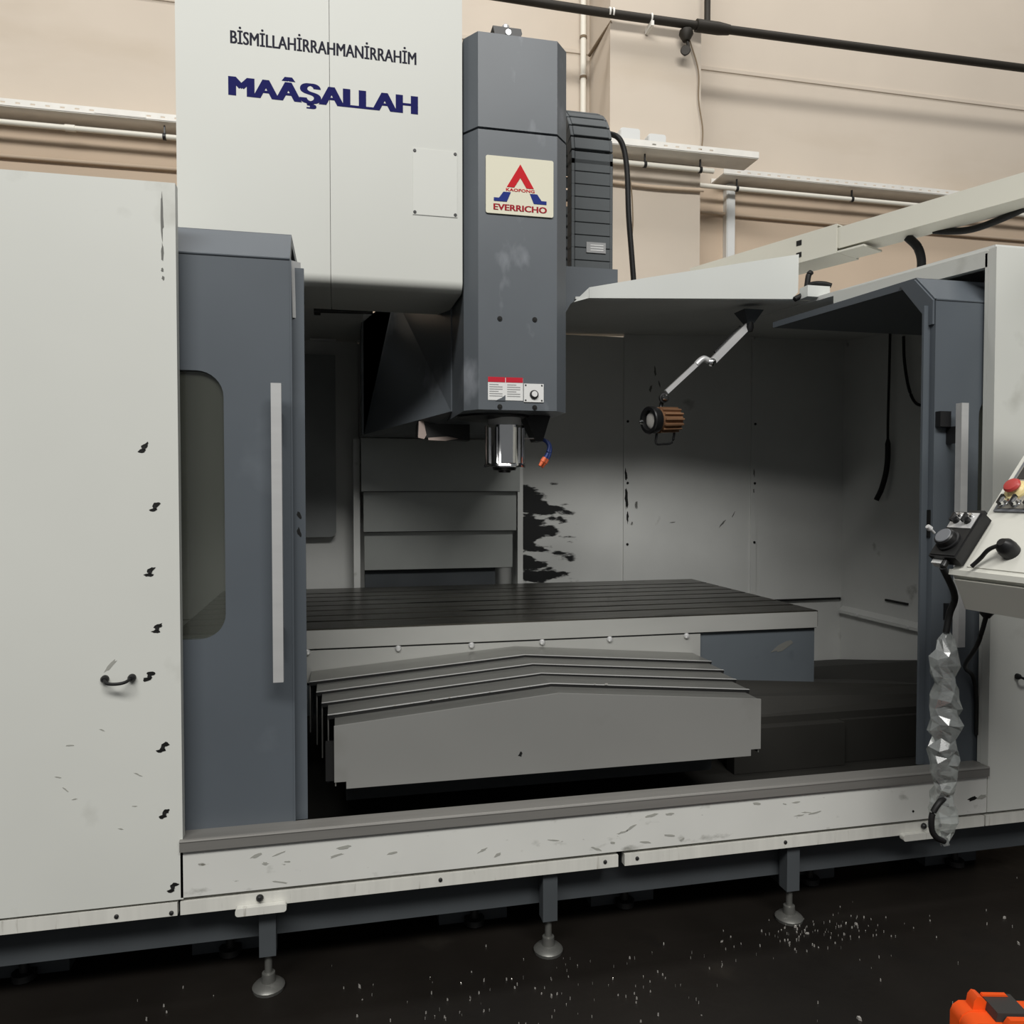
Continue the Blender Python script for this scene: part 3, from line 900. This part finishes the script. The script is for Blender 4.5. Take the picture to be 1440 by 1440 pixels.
# ================================================================== cable chain
ch = thing('cable_chain', 'dark ribbed cable chain standing beside the milling head', 'cable chain', (1.2, 3.7, 2.56))
R = .34
path = []
z = 2.575
while z < 3.08:
    path.append((3.60, z, 0.0))
    z += .060
n0 = len(path)
for i in range(0, 15):
    a_ = math.radians(i * 12)
    path.append((3.60 + R - R * math.cos(a_), 3.09 + R * math.sin(a_), a_))
for i in range(6):
    path.append((3.60 + 2 * R, 3.06 - i * .06, math.pi))
lk = None
for i, (yy, zz, a_) in enumerate(path):
    if lk is None:
        bm = bmesh.new()
        # link: two side cheeks and a ribbed cross bar outside and inside
        b_box(bm, -.104, -.088, -.0, .07, -.031, .031)
        b_box(bm, .088, .104, -.0, .07, -.031, .031)
        b_box(bm, -.0885, .0885, -.004, .012, -.030, .027)
        b_box(bm, -.0885, .0885, .058, .068, -.024, .022)
        bmesh.ops.bevel(bm, geom=bm.edges[:], offset=.002, segments=1, affect='EDGES')
        lk = fin('chain_link', bm, 'chain_plastic', ch, origin=(0, 0, 0))
        ORG[lk] = Vector((0, 0, 0))
        o = lk
    else:
        o = lk.copy()
        COL.objects.link(o)
    o.parent = ch
    o.location = Vector((1.197, yy, zz)) - ORG[ch]
    o.rotation_euler = (-a_, 0, 0)
    ORG[o] = Vector((1.197, yy, zz))
k = box('type_plate', 1.165, 1.262, 3.590, 3.5955, 2.64, 2.69, 'label_grey', ch, bevel=.001)
for i in range(3):
    box('print_line', 1.185, 1.25, 3.5888, 3.5898, 2.65 + i * .012, 2.654 + i * .012, 'label_white', k, bevel=0)

# ================================================================== tool magazine cover
mg = thing('magazine_cover', 'tall white tool magazine cover with lettering beside the milling head', 'machine cover', (-.04, 3.6, 2.33))
MY = 3.25
prof = [(MY, 4.2)] + [(MY, 2.375)] + [(MY + .05 - .05 * math.cos(a_), 2.375 - .045 * math.sin(a_)) for a_ in [math.radians(10 * i) for i in range(1, 10)]] + [(3.75, 2.345), (3.75, 4.2)]
for x0, x1 in ((-.602, -.0262), (-.0238, .512)):
    prism('cover_half', prof, 'x', x0, x1, 'magazine_paint', mg, smooth='auto')
prism('cover_seam', [(p[0] + .014, p[1] + (.012 if p[1] < 2.5 else 0)) for p in prof], 'x', -.0262, -.0238, 'magazine_paint', mg)
letters('lettering', 'BİSMİLLAHİRRAHMANİRRAHİM', -.400, .321, 3.245, 3.297, MY - .0012, 'text_grey', mg, .03)
letters('lettering', 'MAÂŞALLAH', -.402, .320, 3.045, 3.122, MY - .0012, 'text_blue', mg, .065)
k = box('access_plate', .305, .491, MY - .002, MY - .0002, 2.636, 2.908, 'magazine_paint', mg, bevel=0)
box('plate_face', .3065, .4895, MY - .0032, MY - .0021, 2.6375, 2.9065, 'magazine_paint', k, bevel=0)
for x in (.314, .482):
    for z in (2.647, 2.897):
        lathe('plate_screw', (x, MY - .0033, z), (0, -1, 0), [(0, .007), (.003, .006)], 'dark_metal', k, 10)
lathe('pivot_rod', (-.11, 3.9, 2.375), (1, 0, 0), [(0, .028), (.03, .028), (.032, .016), (.28, .010)], 'black_plastic', mg, 16)

# ================================================================== roof cover with tapered fascia
rc = thing('roof_cover', 'white tapered roof cover plate over the work lamp', 'roof cover', (1.7, 4.1, 2.42))
loft('fascia', [(1.164, 3.545, 2.412), (2.235, 3.545, 2.464), (2.267, 3.545, 2.50), (2.270, 3.545, 2.690), (1.48, 3.545, 2.53), (1.164, 3.545, 2.462)],
     [(1.164, 3.555, 2.412), (2.235, 3.555, 2.464), (2.267, 3.555, 2.50), (2.270, 3.555, 2.690), (1.48, 3.555, 2.53), (1.164, 3.555, 2.462)], 'roof_paint', rc)
loft('roof_plate', [(1.10, 3.556, 2.406), (2.345, 3.556, 2.464), (2.345, 4.90, 2.53), (1.04, 4.90, 2.50)],
     [(1.10, 3.556, 2.418), (2.345, 3.556, 2.476), (2.345, 4.90, 2.542), (1.04, 4.90, 2.512)], 'roof_under', rc)
loft('left_return', [(1.075, 3.50, 2.378), (1.163, 3.545, 2.412), (1.163, 3.545, 2.46), (1.085, 3.55, 2.385)],
     [(1.075, 3.51, 2.378), (1.163, 3.555, 2.412), (1.163, 3.555, 2.46), (1.085, 3.56, 2.385)], 'roof_paint', rc)
tube('edge_seal', [(2.245, 3.54, 2.462), (2.30, 3.535, 2.50), (2.315, 3.53, 2.58), (2.33, 3.53, 2.60)], .014, 'rubber', rc)
tag(box('bracket_plate', 2.272, 2.396, 3.47, 3.54, 2.462, 2.517, 'roof_paint', bevel=.004), 'small white bracket plate at the tip of the roof cover', 'bracket')
tag(tube('rubber_cable', [(2.30, 3.50, 2.528), (2.34, 3.50, 2.536), (2.38, 3.49, 2.534), (2.41, 3.48, 2.524)], .012, 'rubber'),
    'short black cable end on the small white bracket plate', 'cable')
# hanging black hose behind the head
tag(tube('drop_hose', [(1.31, 4.1, 3.44), (1.50, 4.2, 3.50), (1.568, 4.2, 3.46), (1.60, 4.2, 3.32), (1.612, 4.2, 3.06), (1.63, 4.2, 2.85), (1.655, 4.2, 2.56)], .0155, 'rubber'),
    'black hose hanging from the cable chain in front of the pillar', 'hose')
tag(tube('drop_wire', [(1.58, 4.22, 3.42), (1.63, 4.22, 3.25), (1.645, 4.22, 3.05), (1.64, 4.22, 2.9), (1.65, 4.22, 2.6)], .004, 'wall_joint'),
    'thin wire hanging beside the black hose', 'wire')

# ================================================================== work lamp
wl_ = thing('work_lamp', 'jointed work lamp with brown finned head hanging from the roof', 'lamp', (2.08, 3.7, 2.44))
loft('mount', [(2.03, 3.65, 2.43), (2.14, 3.65, 2.43), (2.14, 3.76, 2.43), (2.03, 3.76, 2.43)],
     [(2.068, 3.685, 2.36), (2.10, 3.685, 2.36), (2.10, 3.72, 2.36), (2.068, 3.72, 2.36)], 'base_paint', wl_, bevel=.003)
lathe('swivel', (2.085, 3.70, 2.375), (0, 0, -1), [(0, .022), (.03, .024), (.05, .018)], 'black_plastic', wl_, 16)


def strap(name, p, q, w_, th, m_, parent):
    p, q = Vector(p), Vector(q)
    d = (q - p).normalized()
    s = d.cross(Vector((0, 1, 0))).normalized() * w_ / 2
    f = Vector((0, th / 2, 0))
    return loft(name, [p - s - f, p + s - f, p + s + f, p - s + f], [q - s - f, q + s - f, q + s + f, q - s + f], m_, parent, bevel=.003)


strap('upper_arm', (2.078, 3.70, 2.355), (1.868, 3.70, 2.152), .036, .022, 'steel_bright', wl_)
strap('arm_shade_strip', (2.045, 3.715, 2.352), (1.90, 3.715, 2.212), .014, .012, 'black_plastic', wl_)  # black strip stands in for the shaded back side of the arm
tube('elbow', [(1.872, 3.69, 2.156), (1.85, 3.69, 2.166), (1.826, 3.69, 2.174), (1.805, 3.69, 2.162), (1.785, 3.69, 2.143)], .016, 'steel_bright', wl_)
strap('lower_arm', (1.792, 3.69, 2.150), (1.622, 3.69, 1.998), .023, .018, 'steel_bright', wl_)
lathe('elbow_knob', (1.868, 3.685, 2.155), (0, -1, 0), [(0, .021), (.012, .02), (.02, .009)], 'chrome', wl_, 16)
lathe('wrist_knob', (1.607, 3.69, 1.968), (0, -1, 0), [(0, .026), (.012, .025), (.013, .017), (.02, .015)], 'dark_metal', wl_, 18)
lathe('wrist_cap', (1.607, 3.669, 1.968), (0, -1, 0), [(0, .016), (.006, .010)], 'chrome', wl_, 14)
ax = Vector((-.965, -.25, -.05)).normalized()
HC = Vector((1.512, 3.64, 1.850))  # front rim centre
bk = HC - ax * .175
tube('stem', [(1.605, 3.70, 1.955), (1.60, 3.705, 1.93), (1.595, 3.70, 1.905)], .010, 'black_plastic', wl_)
lb = lathe('lamp_body', bk, ax, [(0, .045), (.004, .05), (.09, .052), (.135, .056), (.14, .06)], 'copper_lamp', wl_, 32)
u_, v_, _d = frame_of(ax)
for i in range(14):
    q = 2 * math.pi * i / 14
    r_ = u_ * math.cos(q) + v_ * math.sin(q)
    s_ = ax.cross(r_) * .004
    a0, a1 = bk + ax * .006, bk + ax * .12
    loft('cooling_fin', [a0 + r_ * .049 - s_, a0 + r_ * .064 - s_, a0 + r_ * .064 + s_, a0 + r_ * .049 + s_],
         [a1 + r_ * .05 - s_, a1 + r_ * .066 - s_, a1 + r_ * .066 + s_, a1 + r_ * .05 + s_], 'copper_lamp', lb)
bm = bmesh.new()
b_lathe(bm, bk + ax * .135, ax, [(0, .062), (.02, .069), (.045, .070), (.05, .066), (.05, .050), (.028, .048), (.0, .048)], 28, caps=False)
fin('lamp_rim', bm, 'black_plastic', wl_, smooth='auto')
lathe('lens', bk + ax * .158, ax, [(0, .0478), (.004, .046), (.010, .035), (.014, .015)], 'lens_glass', wl_, 28)
for sgn in (-1,):
    c0 = bk + ax * .02 + Vector((0, 0, -.064))
    c1 = bk + ax * .13 + Vector((0, 0, -.066))
    tube('guard_handle', [c0, c0 + Vector((-.012, 0, -.05)), c0 * .35 + c1 * .65 + Vector((0, 0, -.055)), c1 + Vector((-.004, 0, -.05)), c1], .006, 'black_plastic', wl_, n=3)
lathe('clip', HC + Vector((-.045, -.01, -.01)), (-1, -.3, 0), [(0, .011), (.012, .009), (.016, .004)], 'chrome', wl_, 12)

# interior hoses on the right
tag(tube('wall_hose', [(3.40, 4.30, 2.50), (3.40, 4.305, 2.2), (3.40, 4.31, 1.93), (3.40, 4.31, 1.68), (3.39, 4.34, 1.53), (3.37, 4.37, 1.44)],
         lambda t_: .008 if t_ < .5 else .017, 'rubber'), 'black hose hanging down the inner cabin wall with a loose end', 'hose')
tag(tube('power_cable', [(3.40, 4.18, 2.45), (3.40, 4.17, 2.3), (3.40, 4.13, 2.13), (3.40, 4.07, 2.03), (3.40, 3.98, 2.00)], .009, 'rubber'),
    'thin curved black cord on the inner cabin wall behind the door', 'cord')

# ================================================================== pendant arm
pa = thing('pendant_arm', 'pale box-section arm reaching forward above the control pendant', 'arm', (2.18, 3.9, 2.4))
D = Vector((.31, -.73, 0)).normalized()
Nn = Vector((D.y, -D.x, 0)) * -1  # to the right/back of the visible side
if Nn.x < 0:
    Nn = -Nn
P0 = Vector((2.39, 3.366, 0))


def obox(name, s0, s1, w0, w1, z0, z1, m_, parent, bevel=.004, **k):
    A, B = [], []
    for w__, z__ in ((w0, z0), (w1, z0), (w1, z1), (w0, z1)):
        A.append(P0 + D * s0 + Nn * w__ + Vector((0, 0, z__)))
        B.append(P0 + D * s1 + Nn * w__ + Vector((0, 0, z__)))
    return loft(name, A, B, m_, parent, bevel=bevel, **k)


obox('beam', -.30, 1.30, 0, .165, 2.682, 2.780, 'arm_paint', pa)
obox('beam_bead', -.02, 1.30, -.001, .002, 2.678, 2.684, 'arm_paint', pa, bevel=0)
for nm, w0, w1, z0, z1 in (('sleeve_side', -.014, -.008, 2.655, 2.795), ('sleeve_side', .174, .180, 2.655, 2.795),
                           ('sleeve_top', -.0079, .1739, 2.789, 2.795), ('sleeve_floor', -.0079, .1739, 2.655, 2.661)):
    obox(nm, -.95, -.022, w0, w1, z0, z1, 'arm_paint', pa, bevel=.001)
obox('sleeve_back', -.95, -.94, -.0079, .1739, 2.6612, 2.7888, 'arm_paint', pa, bevel=0)
obox('sleeve_tongue', -.02, .115, -.012, .15, 2.655, 2.664, 'arm_paint', pa, bevel=.001)
for z in (2.695, 2.755):
    obox('slot', -.245, -.215, -.0155, -.0142, z - .013, z + .013, 'dark_metal', pa, bevel=0)
obox('arm_post', -.95, -.80, -.0, .165, 2.56, 2.654, 'arm_paint', pa)
tube('arm_cable', [P0 + D * .36 + Nn * .15 + Vector((0, 0, 2.69)), P0 + D * .42 + Nn * .155 + Vector((0, 0, 2.672)), P0 + D * .52 + Nn * .16 + Vector((0, 0, 2.655)),
                   P0 + D * .64 + Nn * .16 + Vector((0, 0, 2.667)), P0 + D * .76 + Nn * .15 + Vector((0, 0, 2.69))], .015, 'rubber', pa)
tube('arm_cable', [P0 + D * .26 + Nn * .11 + Vector((0, 0, 2.68)), P0 + D * .30 + Nn * .13 + Vector((0, 0, 2.62)), P0 + D * .30 + Nn * .16 + Vector((0, 0, 2.54)), P0 + D * .26 + Nn * .18 + Vector((0, 0, 2.42))], .02, 'rubber', pa)
e0 = P0 + D * 1.22
box('elbow_block', e0.x - .02, e0.x + .20, e0.y - .10, e0.y + .10, 2.66, 2.80, 'arm_paint', pa, bevel=.01)
loft('cross_tube', [(2.42, 1.52, 2.69), (2.42, 1.64, 2.69), (2.42, 1.64, 2.77), (2.42, 1.52, 2.77)],
     [(e0.x + .1, e0.y - .06, 2.69), (e0.x + .1, e0.y + .06, 2.69), (e0.x + .1, e0.y + .06, 2.77), (e0.x + .1, e0.y - .06, 2.77)], 'arm_paint', pa, bevel=.004)
lathe('drop_tube', (2.42, 1.58, 2.70), (0, 0, -1), [(0, .04), (.70, .04)], 'arm_paint', pa, 20)

# ================================================================== control pendant
cp = thing('control_pendant', 'white sloped control pendant with red emergency stop button', 'control panel', (2.1, 1.7, 1.13))
A0 = Vector((1.786, 1.98, 1.26))
e1 = Vector((.0852, -.9964, 0))
nn = Vector((.9964, .0852, 0))
T, H = .2788, .3496
SL = math.hypot(T, H)
e2 = (nn * T + Vector((0, 0, H))) / SL
up_ = e1.cross(e2)
if up_.x > 0:
    up_ = -up_


def Q(a_, s_, h_=0.0):
    return A0 + e1 * a_ + e2 * s_ + up_ * h_


def qbox(name, a0, a1, s0, s1, h0, h1, m_, parent, bevel=.002, **k):
    return loft(name, [Q(a0, s0, h0), Q(a1, s0, h0), Q(a1, s1, h0), Q(a0, s1, h0)], [Q(a0, s0, h1), Q(a1, s0, h1), Q(a1, s1, h1), Q(a0, s1, h1)], m_, parent, bevel, **k)


def Wp(a_, t_, z_):
    return A0 + e1 * a_ + nn * t_ + Vector((0, 0, z_))


WL = .55
sect = [(.0, .0), (T, H), (T, H + .36), (T + .30, H + .36), (T + .30, -.115), (.055, -.115), (.012, -.02)]
loft('body', [Wp(0, a_, c) for a_, c in sect], [Wp(WL, a_, c) for a_, c in sect], 'pendant_white', cp, bevel=.004)
loft('under_skirt', [Wp(.012, .008, -.022), Wp(.012, .052, -.113), Wp(.012, .046, -.115), Wp(.012, -.002, -.024)],
     [Wp(WL - .01, .008, -.022), Wp(WL - .01, .052, -.113), Wp(WL - .01, .046, -.115), Wp(WL - .01, -.002, -.024)], 'pendant_white', cp)
loft('front_lip', [Wp(-.004, -.006, -.010), Wp(-.004, .006, -.012), Wp(-.004, .012, .006), Wp(-.004, -.004, .006)],
     [Wp(WL, -.006, -.010), Wp(WL, .006, -.012), Wp(WL, .012, .006), Wp(WL, -.004, .006)], 'pendant_white', cp, bevel=.002)
qbox('lower_face', .045, WL - .04, .02, .195, .0005, .003, 'pendant_white', cp, bevel=0)
kf = qbox('switch_plate', .020, WL - .03, .224, .435, .001, .006, 'keypad_grey', cp)
qbox('plate_inset', .030, WL - .04, .234, .425, .0062, .008, 'pendant_grey', kf, bevel=0)
qbox('plate_window', .035, .20, .345, .42, .0082, .010, 'case_dark', kf, bevel=0)
es = lathe('emergency_stop', Q(.060, .300, .008), up_, [(0, .034), (.006, .034), (.008, .024), (.018, .016), (.03, .016)], 'estop_yellow', cp, 28)
lathe('stop_cap', Q(.060, .300, .026), up_, [(0, .014), (.003, .023), (.009, .025), (.015, .021), (.018, .010)], 'estop_red', es, 28)
for a_ in (.045, .085, .13, .18):
    kn = lathe('selector', Q(a_, .252, .008), up_, [(0, .016), (.006, .016), (.008, .013), (.02, .012)], 'chrome', cp, 18)
    qbox('selector_grip', a_ - .004, a_ + .004, .236, .268, .021, .034, 'black_plastic', kn)
for i in range(3):
    for j in range(3):
        qbox('key_cap', .13 + i * .04, .16 + i * .04, .28 + j * .022, .296 + j * .022, .0082, .014, 'case_dark', kf, bevel=.001)
cn = lathe('connector', Q(.155, .082, .003), up_, [(0, .026), (.02, .027), (.035, .024), (.05, .012)], 'black_plastic', cp, 20)
tube('connector_cord', [Q(.155, .08, .045), Q(.125, .058, .045), Q(.10, .035, .03), Q(.08, .01, .022)], .006, 'rubber', cn)
g = Vector((1.945, 2.012, 1.148))
lathe('gland', g + Vector((0, 0, .0)), (0, 0, -1), [(0, .02), (.025, .021), (.04, .009)], 'black_plastic', cp, 16)
tube('power_cord', [g + Vector((0, 0, -.03)), (1.95, 2.05, 1.02), (2.03, 2.18, .93), (2.16, 2.32, .87), (2.26, 2.395, .82), (2.288, 2.408, .74), (2.292, 2.41, .60)], .007, 'rubber', cp)

# hand wheel box sitting on the lip
hw = thing('handwheel_box', 'black handwheel box with dial resting on the corner of the pendant', 'handwheel', tuple(Q(-.02, .06, 0)))
qbox('box_body', -.062, .036, .018, .188, .006, .045, 'black_plastic', hw, bevel=.005)
fc = qbox('face_plate', -.058, .030, .024, .184, .0455, .048, 'dark_metal', hw, bevel=.0)
qbox('silver_field', -.056, .028, .125, .182, .0483, .0495, 'steel_bright', fc, bevel=0)
dd = lathe('dial', Q(-.018, .074, .048), up_, [(0, .036), (.008, .036), (.010, .031), (.026, .030), (.03, .026)], 'black_plastic', hw, 32)
lathe('dial_face', Q(-.018, .074, .0782), up_, [(0, .025), (.002, .023)], 'keypad_grey', dd, 24)
lathe('crank_knob', Q(-.060, .084, .072), up_, [(0, .004), (.02, .004), (.021, .009), (.034, .007)], 'steel_bright', hw, 12)
for a_ in (-.035, .005):
    kn = lathe('selector', Q(a_, .150, .0496), up_, [(0, .011), (.012, .010)], 'black_plastic', hw, 16)
    qbox('selector_grip', a_ - .0035, a_ + .0035, .137, .165, .062, .074, 'black_plastic', kn, bevel=.001)
    lathe('selector_cap', Q(a_, .171, .0496), up_, [(0, .007), (.008, .005)], 'chrome', kn, 12)
qbox('hanger_loop', -.02, .034, .186, .196, .030, .044, 'dark_metal', hw, bevel=.003)
qbox('magnet_foot', -.055, -.02, .004, .020, .008, .03, 'label_white', hw, bevel=.003)
lathe('cord_gland', Q(-.008, .016, .026), -e2, [(0, .010), (.02, .010), (.024, .006)], 'dark_metal', hw, 14)

# plastic wrapped coil cord hanging from the handwheel
ps = thing('wrapped_cord', 'coiled cord in crumpled clear plastic wrap hanging below the handwheel', 'cord', (1.85, 2.06, .45))
bm = bmesh.new()
cx, cy = 1.838, 2.055
rings = []
prof = [(1.085, .006), (1.06, .012), (1.035, .026), (1.01, .034), (.985, .044), (.955, .046), (.93, .040), (.905, .034), (.88, .046), (.855, .050), (.83, .048), (.805, .044), (.78, .052), (.755, .050),
        (.73, .036), (.705, .050), (.68, .052), (.655, .047), (.63, .050), (.60, .038), (.575, .034), (.55, .037), (.525, .040), (.50, .043), (.475, .047), (.45, .044), (.43, .034), (.41, .018), (.395, .014)]
rd = random.Random(5)
seg = 9
for z, r in prof:
    off = (rd.uniform(-.006, .006), rd.uniform(-.006, .006))
    ph = rd.uniform(0, 2)
    rings.append([bm.verts.new((cx + off[0] + math.cos(2 * math.pi * i / seg + ph * .3) * r * rd.uniform(.78, 1.12),
                                cy + off[1] + math.sin(2 * math.pi * i / seg + ph * .3) * r * rd.uniform(.6, .95), z + rd.uniform(-.008, .008))) for i in range(seg)])
for A, B in zip(rings, rings[1:]):
    for i in range(seg):
        q = [A[i], A[(i + 1) % seg], B[(i + 1) % seg], B[i]]
        if rd.random() < .5:
            bm.faces.new([q[0], q[1], q[2]]); bm.faces.new([q[0], q[2], q[3]])
        else:
            bm.faces.new([q[0], q[1], q[3]]); bm.faces.new([q[1], q[2], q[3]])
fin('plastic_wrap', bm, 'plastic_film', ps, label='crumpled clear plastic film')
coil = []
for i in range(150):
    a_ = i * .75
    z = 1.02 - .50 * i / 150
    coil.append(Vector((cx + math.cos(a_) * .016, cy + math.sin(a_) * .016, z)))
bm = bmesh.new()
b_tube(bm, coil, .005, 6)
fin('coil_cord', bm, 'rubber_grey', ps, smooth='auto')
tube('cord_top', [tuple(Q(-.008, -.006, .026)), (cx + .002, cy - .03, 1.18), (cx + .008, cy - .005, 1.12), (cx, cy, 1.06)], .010, 'rubber', ps)
tube('cord_loop', [(cx - .005, cy - .01, .545), (cx - .035, cy - .02, .535), (cx - .058, cy - .02, .500), (cx - .058, cy - .02, .455), (cx - .040, cy - .02, .428), (cx - .005, cy - .01, .410)],
     .009, 'rubber', ps)

# ================================================================== orange tool case
tc = thing('tool_case', 'orange plastic tool case with dark latches on the floor', 'tool case', (1.72, 1.62, 0))
ang = math.radians(-14)
ca, sa = math.cos(ang), math.sin(ang)
O = Vector((1.459, 1.600, 0))


def K(x, y, z):
    return Vector((O.x + x * ca - y * sa, O.y + x * sa + y * ca, z))


def kprism(name, pts, z0, z1, m_, parent, bevel=.0, seg=2, **k):
    return loft(name, [K(p[0], p[1], z0) for p in pts], [K(p[0], p[1], z1) for p in pts], m_, parent, bevel, seg=seg, **k)


def kprof(name, pts, y0, y1, m_, parent, bevel=0.0, **k):
    return loft(name, [K(p[0], y0, p[1]) for p in pts], [K(p[0], y1, p[1]) for p in pts], m_, parent, bevel, **k)


sh = kprof('shell', [(0, .004), (0, .225), (.006, .240), (.02, .250), (.40, .250), (.42, .235), (.42, .004)], -.085, .0, 'case_orange', tc, bevel=.010, seg=3, smooth='auto')
kprof('seam', [(-.001, .004), (-.001, .226), (.005, .241), (.02, .2512), (.40, .2512), (.42, .236), (.421, .004)], -.0435, -.0415, 'case_orange', tc)
for a_, c in ((.012, .16), (.034, .19)):
    kprof('rib', [(a_, .02), (a_, c), (a_ + .018, c + .026), (a_ + .026, c + .026), (a_ + .008, c), (a_ + .008, .02)], -.0905, -.0852, 'case_orange', sh, bevel=.001)
loft('end_groove', [K(-.0045, -.072, .03), K(-.0045, -.06, .03), K(-.0045, -.06, .19), K(-.0045, -.072, .19)],
     [K(-.0002, -.072, .03), K(-.0002, -.06, .03), K(-.0002, -.06, .19), K(-.0002, -.072, .19)], 'case_orange', sh, bevel=.001)
kprof('hinge_ear', [(.034, .248), (.038, .272), (.046, .282), (.056, .280), (.080, .258), (.084, .248)], -.036, -.006, 'case_orange', tc, bevel=.005, seg=3, smooth='auto')
for x in (.064, .178):
    lt = kprof('latch', [(x, .2515), (x + .004, .272), (x + .075, .272), (x + .088, .2515)], -.080, -.008, 'case_dark', tc, bevel=.003)
    kprof('latch_rail', [(x + .002, .2725), (x + .004, .277), (x + .060, .277), (x + .064, .2725)], -.020, -.010, 'case_orange', lt, bevel=.001)
    kprof('latch_ear', [(x + .006, .17), (x + .014, .256), (x + .022, .268), (x + .078, .268), (x + .086, .260), (x + .088, .17)], -.100, -.0855, 'case_orange', lt, bevel=.004, seg=3, smooth='auto')
    kprof('latch_pin', [(x + .040, .252), (x + .062, .252), (x + .055, .236)], -.1035, -.1005, 'chip_steel', lt)

# ================================================================== metal shavings on the floor
bm = bmesh.new()
rd = random.Random(21)


def chip(x, y, s):
    a_ = rd.uniform(0, 6.28)
    p = [Vector((math.cos(a_ + t_) * s * r_, math.sin(a_ + t_) * s * r_, 0)) for t_, r_ in ((0, 1), (1.7, .45), (3.1, 1.1), (4.6, .4))]
    zt = rd.uniform(.002, .007)
    A = [Vector((x, y, .001)) + q for q in p]
    B = [Vector((x, y, .001 + zt + rd.uniform(0, .004))) + q * .8 for q in p]
    b_hexa(bm, A, B)


for i in range(330):
    u = rd.random()
    if u < .35:
        x, y = rd.gauss(.55, .35), rd.gauss(2.18, .12)
    elif u < .65:
        x, y = rd.gauss(1.6, .12), rd.gauss(2.33, .07)
    else:
        x, y = rd.uniform(-.6, 2.6), rd.uniform(1.75, 2.5)
    if y > 2.36 and rd.random() < .6:
        y = 4.72 - y
    big = rd.random()
    chip(x, y, rd.uniform(.005, .009) if big > .94 else rd.uniform(.001, .0026))
sv = fin('metal_shavings', bm, 'chip_steel')
tag(sv, 'bright metal shavings scattered over the dark floor', 'shavings')
sv['kind'] = 'stuff'
